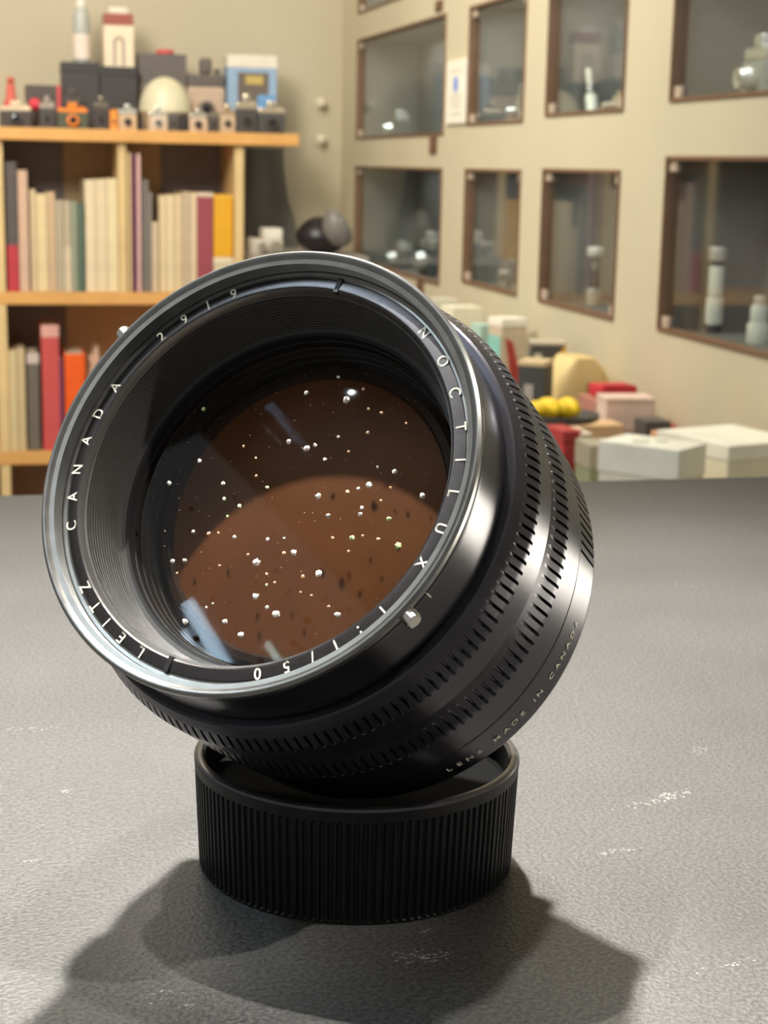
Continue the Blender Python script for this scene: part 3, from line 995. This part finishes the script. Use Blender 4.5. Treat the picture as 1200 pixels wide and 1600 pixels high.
# ------------------------------------------------------------------ the table
ZTAB = 0.90
ea, eb = at_z(0, 779, ZTAB), at_z(1199, 738, ZTAB)
ye = (ea.y+eb.y)/2
mt = bpy.data.materials.new('charcoal_table_laminate')
mt.use_nodes = True
nt = mt.node_tree
b = nt.nodes['Principled BSDF']
tc = nt.nodes.new('ShaderNodeTexCoord')
n1 = nt.nodes.new('ShaderNodeTexNoise'); n1.inputs['Scale'].default_value = 1300; n1.inputs['Detail'].default_value = 4
n2 = nt.nodes.new('ShaderNodeTexNoise'); n2.inputs['Scale'].default_value = 22; n2.inputs['Detail'].default_value = 4
for n in (n1, n2):
    nt.links.new(tc.outputs['Object'], n.inputs['Vector'])
r1 = nt.nodes.new('ShaderNodeValToRGB')
r1.color_ramp.elements[0].position = 0.35; r1.color_ramp.elements[0].color = (0.044, 0.042, 0.040, 1)
r1.color_ramp.elements[1].position = 0.68; r1.color_ramp.elements[1].color = (0.125, 0.119, 0.108, 1)
nt.links.new(n1.outputs['Fac'], r1.inputs[0])
mr = nt.nodes.new('ShaderNodeMapRange')
mr.inputs['From Min'].default_value = .3; mr.inputs['From Max'].default_value = .7
mr.inputs['To Min'].default_value = .85; mr.inputs['To Max'].default_value = 1.15
nt.links.new(n2.outputs['Fac'], mr.inputs['Value'])
vm = nt.nodes.new('ShaderNodeVectorMath'); vm.operation = 'SCALE'
nt.links.new(r1.outputs[0], vm.inputs[0]); nt.links.new(mr.outputs[0], vm.inputs['Scale'])
nt.links.new(vm.outputs[0], b.inputs['Base Color'])
b.inputs['Roughness'].default_value = 0.5
bp = nt.nodes.new('ShaderNodeBump'); bp.inputs['Distance'].default_value = 0.00025; bp.inputs['Strength'].default_value = .8
nt.links.new(n1.outputs['Fac'], bp.inputs['Height']); nt.links.new(bp.outputs[0], b.inputs['Normal'])
TX0, TX1, TY0 = -0.20, 0.72, -0.35
e = empty('table', (0, 0, 0), 0, 'charcoal grey speckled table top under the large black lens', 'table')
link('table_top', box_bm(TX0, TX1, TY0, ye, ZTAB-.035, ZTAB, bevel=.002), mt, e)
for x in (TX0+.05, TX1-.09):
    for y in (TY0+.05, ye-.09):
        link('leg', box_bm(x, x+.04, y, y+.04, 0, ZTAB-.035, bevel=.002), paint(50, 50, 52), e)
# pale scuffs lying in the laminate: small irregular flakes
M_SCUFF = mat('pale_scuff', srgb(176, 172, 164), .7, var=.1, scale=800)


def scuff(px, py, lx, ly, n, ang, size):
    c = at_z(px, py, ZTAB)
    bm = bmesh.new()
    for i in range(n):
        t = random.gauss(0, .4)
        u = random.gauss(0, .4)
        x = lx*t*math.cos(ang)-ly*u*math.sin(ang)
        y = lx*t*math.sin(ang)+ly*u*math.cos(ang)
        k = random.randint(4, 6)
        s = size*random.uniform(.4, 1)
        a0 = random.random()*6
        vs = [bm.verts.new((x+s*random.uniform(.5, 1.2)*math.cos(a0+6.283*j/k), y+s*random.uniform(.3, .8)*math.sin(a0+6.283*j/k), .00003+.00002*random.random())) for j in range(k)]
        bm.faces.new(vs)
    bmesh.ops.recalc_face_normals(bm, faces=bm.faces[:])
    o = link('pale_scuff', bm, M_SCUFF, e)
    o.location = (c.x, c.y, ZTAB)
    o['kind'] = 'stuff'
    o['label'] = 'pale scuff mark'


scuff(660, 1495, .006, .0022, 60, R(-14), .00045)
scuff(667, 1456, .0015, .0010, 9, R(20), .0004)
scuff(1035, 1248, .010, .002, 60, R(20), .0005)
scuff(1095, 1172, .005, .002, 24, R(50), .00035)
scuff(262, 1552, .004, .0022, 12, R(30), .0004)
scuff(296, 1570, .003, .001, 8, R(30), .0004)
scuff(100, 1236, .0025, .0012, 10, R(50), .0004)
scuff(45, 1345, .002, .001, 6, R(0), .0004)
scuff(1130, 1510, .006, .0012, 14, R(10), .0004)
scuff(25, 1140, .012, .002, 30, R(0), .0004)
scuff(960, 1330, .008, .0012, 22, R(8), .0004)
scuff(1080, 915, .01, .003, 16, R(0), .0004)

# white reflector sheet added right of the frame to put a highlight on the barrel
bm = box_bm(0, .21, 0, .297, 0, .0004)
o = link('reflector_sheet', bm, mat('white_reflector', srgb(244, 240, 230), .7, var=.02), None)
o.location = (0.165, 0.185, ZTAB)
o.rotation_euler = (0, 0, R(-30))
tag(o, 'blank white reflector sheet added on the table right of the lens', 'paper')

# ------------------------------------------------------------------ ribbed rear cap under the lens
B = V((0.05838, 0.25684, ZTAB))
HC = 0.0193
m_cap = mat('black_cap_plastic', srgb(26, 25, 25), 0.45, spec=.3, var=.12, scale=500)
m_caplip = mat('worn_cap_lip', srgb(58, 55, 58), 0.25, spec=.8, var=.2, scale=300)
e = empty('lens_cap', B, 0, 'round black ribbed rear cap on the table, propping up the lens', 'lens cap')
NR = 126
SEG = NR*6
RB, RT = 0.0262, 0.0270


def ribf(z, r, a):
    if z < 0.0006 or z > HC-0.0024:
        return r
    k = (a*NR/(2*math.pi)) % 1
    return r-0.00042 if k < 0.34 else r


def rcap(z):
    return RB+(RT-RB)*z/HC


prof = [(0.0, RB-.0008), (0.0004, RB-.0001), (0.0007, rcap(.0007)), (HC-.0026, rcap(HC-.0026)), (HC-.0022, rcap(HC-.0022)), (HC-.0006, RT)]
pf = []
for (z, r) in prof:
    pf.append((z, r))
bm = lathe_bm([(0, 0)]+pf+[(HC-.0006, RT-.0012)], SEG, fn=lambda z, r, a: ribf(z, r, a) if r > .02 else r)
link('ribbed_wall', bm, m_cap, e, False)
link('cap_lip', lathe_bm([(HC-.0006, RT-.0001), (HC-.0002, RT-.0003), (HC, RT-.0007), (HC, RT-.0013), (HC-.0006, RT-.0018)], 160), m_caplip, e, True)
link('inner_well', lathe_bm([(HC-.0006, RT-.0018), (HC-.0045, RT-.0022), (HC-.0050, RT-.0028), (HC-.0050, 0)], 120), mat('gap_shade_black', (.006, .006, .006, 1), .9, spec=.1), e, True)  # black put in so the gap under the lens reads as shade

# ------------------------------------------------------------------ the lens
C0 = V((0.03617793, 0.23134382, -0.04195685)) + EYE
N = V((-0.5430401, -0.64968912, 0.53198824)).normalized()
A_ = N.cross(V((0, 0, 1))).normalized()
X_ = -A_
Y_ = N.cross(X_).normalized()
mm = 0.001
S_END = 61*mm
lens = bpy.data.objects.new('camera_lens', None)
lens.empty_display_size = .02
COL.objects.link(lens)
lens.matrix_world = Matrix.Translation(C0-N*S_END) @ Matrix((X_, Y_, N)).transposed().to_4x4()
tag(lens, 'large black camera lens with amber front glass tilted in a ribbed cap on the table', 'camera lens')


def zf(s):
    return S_END-s*mm


def ring(name, prof, m, seg=256, closed=False, fn=None, parent=None, smooth=True, angle=28, label=None):
    """prof: (s mm from the front, r mm)"""
    g = (lambda z, r, a: fn((S_END-z)/mm, r/mm, a)*mm) if fn else None
    bm = lathe_bm([(zf(s), r*mm) for s, r in prof], seg, closed, g)
    o = link(name, bm, m, parent or lens, smooth, angle)
    if label:
        o['label'] = label
    return o


m_blk = mat('black_anodised_metal', (0.045, 0.043, 0.048, 1), 0.22, 0.8, spec=.7, var=.08, scale=600)
m_blk2 = mat('satin_black_metal', (0.046, 0.043, 0.050, 1), 0.27, 0.75, spec=.7, var=.10, scale=500)
m_rimm = mat('worn_rim_metal', (0.22, 0.215, 0.20, 1), 0.27, 0.9, var=.15, scale=300)
m_thread = mat('thread_metal', (0.26, 0.255, 0.235, 1), 0.28, 0.8, var=.1, scale=300)
m_inner = mat('baffle_black', (0.060, 0.056, 0.050, 1), 0.40, 0.3, spec=.6)
m_inner2 = mat('deep_baffle_black', (0.010, 0.009, 0.009, 1), 0.5, 0.0, spec=.4)
m_name = mat('name_ring_black', (0.085, 0.078, 0.076, 1), 0.30, 0.85, spec=.7, var=.1, scale=900)
m_white = mat('white_engraving', srgb(244, 238, 214), 0.5, var=.05, scale=900)
m_steel = mat('polished_stud_steel', (0.75, 0.72, 0.64, 1), 0.22, 1.0, var=.05)

# front rim and outer front barrel (s 0 .. 11.6)
ring('front_rim', [(0.45, 33.3), (0.1, 33.75), (0.0, 33.95), (0.0, 34.2), (0.4, 34.6), (1.2, 34.62), (1.3, 34.45), (1.7, 34.4)], m_rimm)
thr = [(0.45, 33.3)]
s = 0.45
while s < 2.7:
    thr += [(s+.14, 32.55), (s+.36, 33.05)]
    s += 0.42
thr += [(2.9, 32.4), (3.0, 31.9), (3.0, 31.55)]
ring('filter_thread', thr, m_thread, seg=200, smooth=False)
ring('front_barrel', [(1.7, 34.4), (2.0, 34.25), (3.4, 34.2), (9.0, 34.3), (11.2, 34.35), (11.5, 34.1), (11.7, 33.4), (13.0, 33.3)], m_blk)
# name ring with two wrench slots
def slotcut(s, r, a):
    return r
NRS = 3.0
ring('name_ring', [(3.02, 31.6), (2.86, 31.5), (2.62, 30.2), (2.62, 29.85), (2.8, 29.6)], m_name)
ring('inner_bevel', [(2.8, 29.6), (3.6, 29.25), (3.9, 29.2)], m_thread, seg=200)
for phi in (82.4, -99.0):
    bm = box_bm(29.4*mm, 31.75*mm, -.36*mm, .36*mm, -.75*mm, .1*mm)
    # a dark cut: narrow recessed slot body standing just proud of the ring plane
    M = Matrix.Rotation(R(phi), 4, 'Z') @ Matrix.Translation((0, 0, zf(2.62)))
    xf(bm, M)
    link('wrench_slot', bm, m_inner2, lens)
# ridged cone behind the name ring
pr = [(3.9, 29.2)]
s, r = 3.9, 29.2
while s < 12.0:
    pr += [(s+.05, r-.22), (s+.5, r-.26), (s+.56, r-.02)]
    s += .62
    r -= .085
pr += [(12.3, 27.9), (12.4, 27.2)]
ring('ridged_baffle', pr, m_inner, seg=200, smooth=False)
pr = [(12.4, 27.2)]
s, r = 12.4, 27.2
while s < 19:
    pr += [(s+.05, r-.5), (s+1.4, r-.6), (s+1.5, r-.1)]
    s += 1.6
    r -= .25
pr += [(20.5, 25.6)]
ring('deep_baffle', pr, m_inner2, seg=160, smooth=False)

# front glass: convex, clear with amber coating
gm = bpy.data.materials.new('coated_front_glass')
gm.use_nodes = True
nt = gm.node_tree
nt.nodes.clear()
out = nt.nodes.new('ShaderNodeOutputMaterial')
mix = nt.nodes.new('ShaderNodeMixShader')
fr = nt.nodes.new('ShaderNodeFresnel'); fr.inputs[0].default_value = 1.5
tr = nt.nodes.new('ShaderNodeBsdfTransparent'); tr.inputs[0].default_value = (0.97, 0.93, 0.88, 1)
gl = nt.nodes.new('ShaderNodeBsdfGlossy'); gl.inputs['Roughness'].default_value = 0.045
gl.inputs['Color'].default_value = (0.80, 0.90, 1.0, 1)
ar = nt.nodes.new('ShaderNodeMath'); ar.operation = 'MULTIPLY'; ar.inputs[1].default_value = 0.022  # anti-reflection coating
nt.links.new(fr.outputs[0], ar.inputs[0])
nt.links.new(ar.outputs[0], mix.inputs[0]); nt.links.new(tr.outputs[0], mix.inputs[1]); nt.links.new(gl.outputs[0], mix.inputs[2])
nt.links.new(mix.outputs[0], out.inputs[0])


def dome(s_edge, r_edge, s_top, n=24):
    """spherical cap profile from the rim to the axis"""
    sag = s_edge-s_top
    Rad = (r_edge**2+sag**2)/(2*sag)
    sc = s_top+Rad
    th = math.asin(r_edge/Rad)
    return [(sc-Rad*math.cos(th*(1-i/n)), Rad*math.sin(th*(1-i/n))) for i in range(n+1)], Rad, sc


DP, DR, DS = dome(14.4, 26.6, 7.6, 90)
ring('front_glass', DP, gm, seg=320, angle=80)
# concave inner glass surface behind the front glass: it mirrors the ceiling tubes
gm2 = gm.copy()
gm2.name = 'inner_glass'
for nd in gm2.node_tree.nodes:
    if nd.type == 'MATH':
        nd.inputs[1].default_value = 0.34
    if nd.type == 'BSDF_TRANSPARENT':
        nd.inputs[0].default_value = (1, 0.97, 0.94, 1)
Rb = (26.0**2+3.0**2)/(2*3.0)
PB = [(18.0-Rb+math.sqrt(Rb*Rb-(26.0*(1-i/80))**2), 26.0*(1-i/80)) for i in range(81)]
ring('inner_glass', PB, gm2, seg=320, angle=80)
m_am1 = mat('amber_inner_ring', (0.020, 0.010, 0.007, 1), 0.5, 0.0, spec=.2, coat=0, var=.15, scale=90)  # dark amber tint painted on the ring to continue the reflection
m_am2 = mat('amber_reflection_element', (0.10, 0.038, 0.011, 1), 0.5, 0.0, spec=.15, coat=0, var=.18, scale=70)  # amber reflection of the lens coatings painted in as base colour
m_am3 = mat('amber_rear_element', (0.165, 0.072, 0.026, 1), 0.2, 0.2, spec=.8, coat=.6, var=.2, scale=120)
ring('inner_retaining_ring', [(20.4, 25.7), (19.8, 24.9), (19.2, 24.4), (19.0, 23.3), (19.8, 22.8)], m_am1, seg=160)
P2, _, _ = dome(19.8, 22.9, 18.4, 24)
ring('second_element', P2, m_am2, seg=160, angle=80)

# dust flecks on the front glass, their glints and colour fringes painted in, where the photo shows them
M_DUST = mat('dust_glint_white', (0.95, 0.90, 0.78, 1), 0.35, 0.0, spec=1.0, coat=.5)
M_DUSTO = mat('dust_glint_orange', (0.95, 0.50, 0.28, 1), 0.35, 0.0, spec=1.0, coat=.5)
M_DUSTG = mat('dust_glint_green', (0.75, 0.92, 0.42, 1), 0.35, 0.0, spec=1.0, coat=.5)
dust = [(542, 627, 8), (479, 615, 5), (529, 590, 4), (568, 609, 4), (596, 646, 4), (452, 691, 6), (480, 702, 7), (493, 696, 4.5), (508, 718, 4.5),
        (529, 683, 3.5), (575, 677, 4.5), (545, 706, 3.5), (319, 640, 5), (313, 721, 5), (266, 756, 6), (198, 821, 5), (350, 756, 5), (351, 780, 4.5),
        (375, 791, 4.5), (356, 807, 3.5), (303, 831, 4.5), (327, 834, 4.5), (342, 833, 3), (367, 839, 4.5), (419, 843, 4.5), (401, 744, 4), (418, 762, 4.5),
        (381, 698, 3.5), (400, 716, 3), (498, 776, 7), (513, 806, 5), (577, 759, 7), (560, 764, 4), (543, 769, 4.5), (610, 763, 4), (617, 738, 6), (596, 783, 4), (566, 794, 5),
        (563, 804, 5), (608, 811, 5.5), (660, 776, 7), (550, 841, 6), (567, 838, 3.5), (520, 841, 4), (591, 843, 4.5), (622, 853, 8), (460, 864, 7), (445, 864, 4), (271, 877, 5.5),
        (290, 876, 5.5), (402, 879, 9), (344, 884, 3.5), (388, 867, 3.5), (417, 897, 3.5), (474, 901, 4.5), (498, 897, 8), (545, 862, 4), (417, 914, 3.5), (401, 932, 8), (432, 960, 9),
        (418, 949, 5), (353, 971, 6), (291, 971, 7), (378, 992, 8), (528, 961, 7), (514, 948, 4), (444, 841, 3), (444, 864, 3.5), (278, 896, 3.5), (576, 639, 3), (635, 662, 3), (487, 930, 3),
        (323, 949, 3), (333, 943, 3), (430, 910, 3), (590, 730, 3), (470, 925, 3)]
bmw, bmo, bmg = bmesh.new(), bmesh.new(), bmesh.new()
Minv = lens.matrix_world.inverted()
for i, (px, py, d) in enumerate(dust):
    o_ = Minv @ EYE
    dr = (Minv.to_3x3() @ ray(px, py)).normalized()
    c = V((0, 0, S_END-DS*mm))
    oc = o_-c
    bq = oc.dot(dr)
    disc = bq*bq-(oc.dot(oc)-(DR*mm)**2)
    if disc < 0:
        continue
    t = -bq-math.sqrt(disc)
    p = o_+dr*t
    nrm = (p-c).normalized()
    rr_ = d*.5*0.000088*1.5
    s_ = bmesh.new()
    bmesh.ops.create_icosphere(s_, subdivisions=2, radius=1)
    for v in s_.verts:
        v.co *= rr_*random.uniform(.62, 1.18)
    tgt = bmw
    rq = random.random()
    if d < 5 and rq < .45:
        tgt = bmo
    elif rq > .86:
        tgt = bmg
    merge(tgt, s_, Matrix.Translation(p+nrm*rr_*.5))
for nm, bmx, mx_ in (('dust_flecks', bmw, M_DUST), ('dust_flecks', bmo, M_DUSTO), ('dust_flecks', bmg, M_DUSTG)):
    o = link(nm, bmx, mx_, lens, True, 60)
    o['kind'] = 'stuff'
# fine faint dust
bm = bmesh.new()
for i in range(170):
    a = random.uniform(0, 6.283)
    rr_ = 24*math.sqrt(random.random())
    z = DS-math.sqrt(DR**2-rr_**2)
    s_ = bmesh.new()
    bmesh.ops.create_icosphere(s_, subdivisions=1, radius=random.uniform(.03, .09)*mm)
    merge(bm, s_, Matrix.Translation((rr_*mm*math.cos(a), rr_*mm*math.sin(a), zf(z))))
o = link('fine_dust', bm, mat('faint_dust', (0.45, 0.30, 0.20, 1), .6), lens)
o['kind'] = 'stuff'

# slotted rings
NS = 152


def smooth01(x):
    x = max(0, min(1, x))
    return x*x*(3-2*x)


def slot_ring(name, prof, s0, s1, floor_r, m, span=None, seg=NS*12):
    """adds axial slots with rounded ends by pulling the surface to floor_r"""
    pts = []
    for (a, b) in zip(prof, prof[1:]):
        n = max(1, int(math.hypot(b[0]-a[0], b[1]-a[1])/.45))
        inside = (b[0] > s0-1 and a[0] < s1+1)
        n = n if inside else 1
        for i in range(n):
            pts.append((a[0]+(b[0]-a[0])*i/n, a[1]+(b[1]-a[1])*i/n))
    pts.append(prof[-1])

    def fn(s, r, a):
        if s < s0 or s > s1:
            return r
        if span:
            deg = math.degrees(a)
            if not (span[0] < deg < span[1]):
                return r
        k = (a*NS/(2*math.pi)) % 1
        if 0.34 < k < 0.60:
            return min(r, floor_r)
        return r
    return ring(name, pts, m, seg=seg, fn=fn, smooth=True, angle=24)


slot_ring('aperture_ring', [(12.2, 33.6), (12.2, 35.3), (12.4, 35.7), (14.2, 36.6), (16.8, 37.45), (17.4, 37.6), (23.6, 37.6), (24.0, 37.3), (24.2, 36.4), (24.4, 35.6), (25.2, 35.6)], 14.0, 18.3, 36.55, m_blk2)
slot_ring('focus_ring', [(24.9, 35.4), (24.9, 36.2), (25.2, 36.5), (28.0, 37.0), (31.2, 37.7), (31.6, 37.75), (39.2, 37.7), (39.6, 37.5), (39.8, 37.0), (40.0, 36.7)], 27.3, 32.4, 36.85, m_blk2)
slot_ring('scale_ring', [(39.9, 36.7), (40.1, 37.1), (40.5, 37.35), (48.9, 37.3), (49.8, 36.9), (50.3, 36.2), (50.5, 35.2)], 41.4, 49.0, 36.6, m_blk2, span=(8.5, 60))
ring('rear_barrel', [(50.5, 35.2), (51.0, 33.5), (53.5, 29.8), (54.0, 28.4)], m_blk2)
ring('mount_flange', [(54.0, 28.4), (54.3, 26.2), (55.8, 26.0), (56.0, 22.2), (60.8, 21.8), (61, 21.4), (61, 19.5), (58.0, 19.0)], m_rimm, label='metal rear mount')
ring('rear_glass', [(58.0, 19.2), (57.6, 10), (57.4, 0)], M_GLASSD, seg=96)

# studs for the hood: plain steel cylinders in the front barrel
for phi in (-31.9, 146.9):
    bm = lathe_bm([(33.6*mm, 1.18*mm), (35.9*mm, 1.18*mm), (36.15*mm, .98*mm), (36.2*mm, 0)], 28)
    M = Matrix.Rotation(R(phi), 4, 'Z') @ Matrix.Translation((0, 0, zf(1.75))) @ Matrix.Rotation(R(90), 4, 'Y')
    xf(bm, M)
    link('hood_stud', bm, m_steel, lens, True)['label'] = 'steel stud'

# ------------------------------------------------------------------ engraved text


def glyph(ch, size):
    cu = bpy.data.curves.new('glyph', 'FONT')
    cu.body = ch
    cu.size = size
    cu.align_x = 'CENTER'
    cu.align_y = 'CENTER'
    cu.extrude = 0.00002
    cu.offset = size*0.010
    cu.resolution_u = 4
    ob = bpy.data.objects.new('glyph', cu)
    COL.objects.link(ob)
    dg = bpy.context.evaluated_depsgraph_get()
    me = bpy.data.meshes.new_from_object(ob.evaluated_get(dg))
    xs_ = [v.co.x for v in me.vertices] or [0]
    ys_ = [v.co.y for v in me.vertices] or [0]
    ox = (max(xs_)+min(xs_))/2
    oy = 0 if ch in '-.' else (max(ys_)+min(ys_))/2
    me.transform(Matrix.Translation((-ox, -oy, 0)))
    bpy.data.objects.remove(ob)
    bpy.data.curves.remove(cu)
    return me


def ring_word(chars, name, size=2.45*mm, r=30.85*mm, s=2.70, xs=0.92):
    bm = bmesh.new()
    for ch, phi in chars:
        me = glyph(ch, size)
        M = Matrix.Rotation(R(phi-90), 4, 'Z') @ Matrix.Translation((0, r, zf(s)+.00006)) @ Matrix.Diagonal((xs, 1, 1, 1))
        me.transform(M)
        bm.from_mesh(me)
        bpy.data.meshes.remove(me)
    return link(name, bm, m_white, lens)


ring_word([('N', 49.8), ('O', 38.9), ('C', 28.6), ('T', 18.2), ('I', 8.9), ('L', -0.4), ('U', -10.0), ('X', -20.0)], 'name_lettering')
ring_word([('1', -35.4), (':', -43.0), ('1', -50.2), ('/', -56.9), ('5', -64.2), ('0', -72.3)], 'aperture_lettering')
ring_word([('L', -108.8), ('E', -116.4), ('I', -123.3), ('T', -129.7), ('Z', -136.7)], 'maker_lettering')
ring_word([('C', -156.8), ('A', -165.6), ('N', -174.0), ('A', -182.9), ('D', -191.5), ('A', -200.5)], 'country_lettering')
ring_word([('2', -220.0), ('9', -228.3), ('1', -236.3), ('9', -244.5)], 'serial_lettering')

# text round the rear ring, tops towards the front of the lens
msg = "LENS MADE IN CANADA"
adv = {'I': .5, ' ': .75, 'M': 1.2, 'N': 1.05}
tot = sum(adv.get(c, 1.0) for c in msg)
phi0, phi1 = -54.2, -4.4
acc = 0
bm = bmesh.new()
for ch in msg:
    a_ = adv.get(ch, 1.0)
    phi = phi0+(phi1-phi0)*(acc+a_/2)/tot
    acc += a_
    if ch == ' ':
        continue
    me = glyph(ch, 1.75*mm)
    # local glyph: x right, y up -> wrap: x along increasing phi, y towards front (+Z), outward normal radial
    Mg = Matrix(((0, 0, 1, 37.43*mm), (1, 0, 0, 0), (0, 1, 0, zf(45.2)), (0, 0, 0, 1)))
    me.transform(Matrix.Rotation(R(phi), 4, 'Z') @ Mg)
    bm.from_mesh(me)
    bpy.data.meshes.remove(me)
link('origin_lettering', bm, m_white, lens)
# index tick on the front barrel
bm = box_bm(34.22*mm, 34.33*mm, -.09*mm, .09*mm, zf(3.9), zf(2.6))
xf(bm, Matrix.Rotation(R(-25.5), 4, 'Z'))
link('index_tick', bm, m_white, lens)

# ------------------------------------------------------------------ sub-parts: pieces that belong to one part of a thing
SUB = {'name_lettering': 'name_ring', 'aperture_lettering': 'name_ring', 'maker_lettering': 'name_ring', 'country_lettering': 'name_ring',
       'serial_lettering': 'name_ring', 'wrench_slot': 'name_ring', 'hood_stud': 'front_barrel', 'index_tick': 'front_barrel',
       'dust_flecks': 'front_glass', 'fine_dust': 'front_glass', 'origin_lettering': 'scale_ring', 'filter_thread': 'front_rim',
       'lens_glass': 'lens_barrel', 'shutter_dial': 'top_plate', 'bottle_label': 'bottle_body', 'spine_band': 'spine',
       'arch_print': 'carton_body', 'side_print': 'box_body', 'red_print': 'box_body', 'grey_print': 'box_body', 'yellow_print': 'box_body',
       'white_print': 'box_body', 'blue_print': 'box_body', 'window_print': 'box_body', 'grey_emblem': 'box_lid', 'corner_clip': 'glass_pane',
       'blue_mark': 'notice_board', 'faint_text_line': 'notice_board', 'ridge': 'plate', 'pale_scuff': 'table_top', 'bag_seal': 'bag_body',
       'brown_strap': 'bag_body', 'black_strap': 'bag_body', 'pouch_flap': 'pouch_body'}
for o in list(S.objects):
    par = o.parent
    key = o.name.split('.')[0]
    if par is None or key not in SUB:
        continue
    for sib in par.children:
        if sib.name.split('.')[0] == SUB[key]:
            o.parent = sib
            break

# ------------------------------------------------------------------ groups of repeats
for o in S.objects:
    c = o.get('category')
    if o.parent or not c or 'group' in o:
        continue
    if c == 'book':
        o['group'] = 'books on the middle shelf of the bookcase' if o.location.z > (z2+z3)/2 else 'books on the lower shelf of the bookcase'
    elif c == 'display case':
        o['group'] = 'glazed display cases in the right wall'
    elif c == 'wall peg':
        o['group'] = 'round white pegs on the back wall'
    elif c == 'grip strip':
        o['group'] = 'brown grip strips between the display cases'
    elif c == 'lens':
        o['group'] = 'lenses standing in the wall cases'
    elif c == 'camera' and o.location.x > XR:
        o['group'] = 'cameras in the wall cases'
    elif c == 'box' and o.location.x < XR and o.location.y < 3.6:
        o['group'] = 'boxes and cartons on the side counter'
    elif c == 'box' and o.name.startswith('archive_box'):
        o['group'] = 'upright storage boxes on the middle shelf'
    elif c == 'box':
        o['group'] = 'boxes on top of the bookcase'
    elif c == 'bag' and o.name.startswith('yellow_bag'):
        o['group'] = 'yellow bags on the round tray'
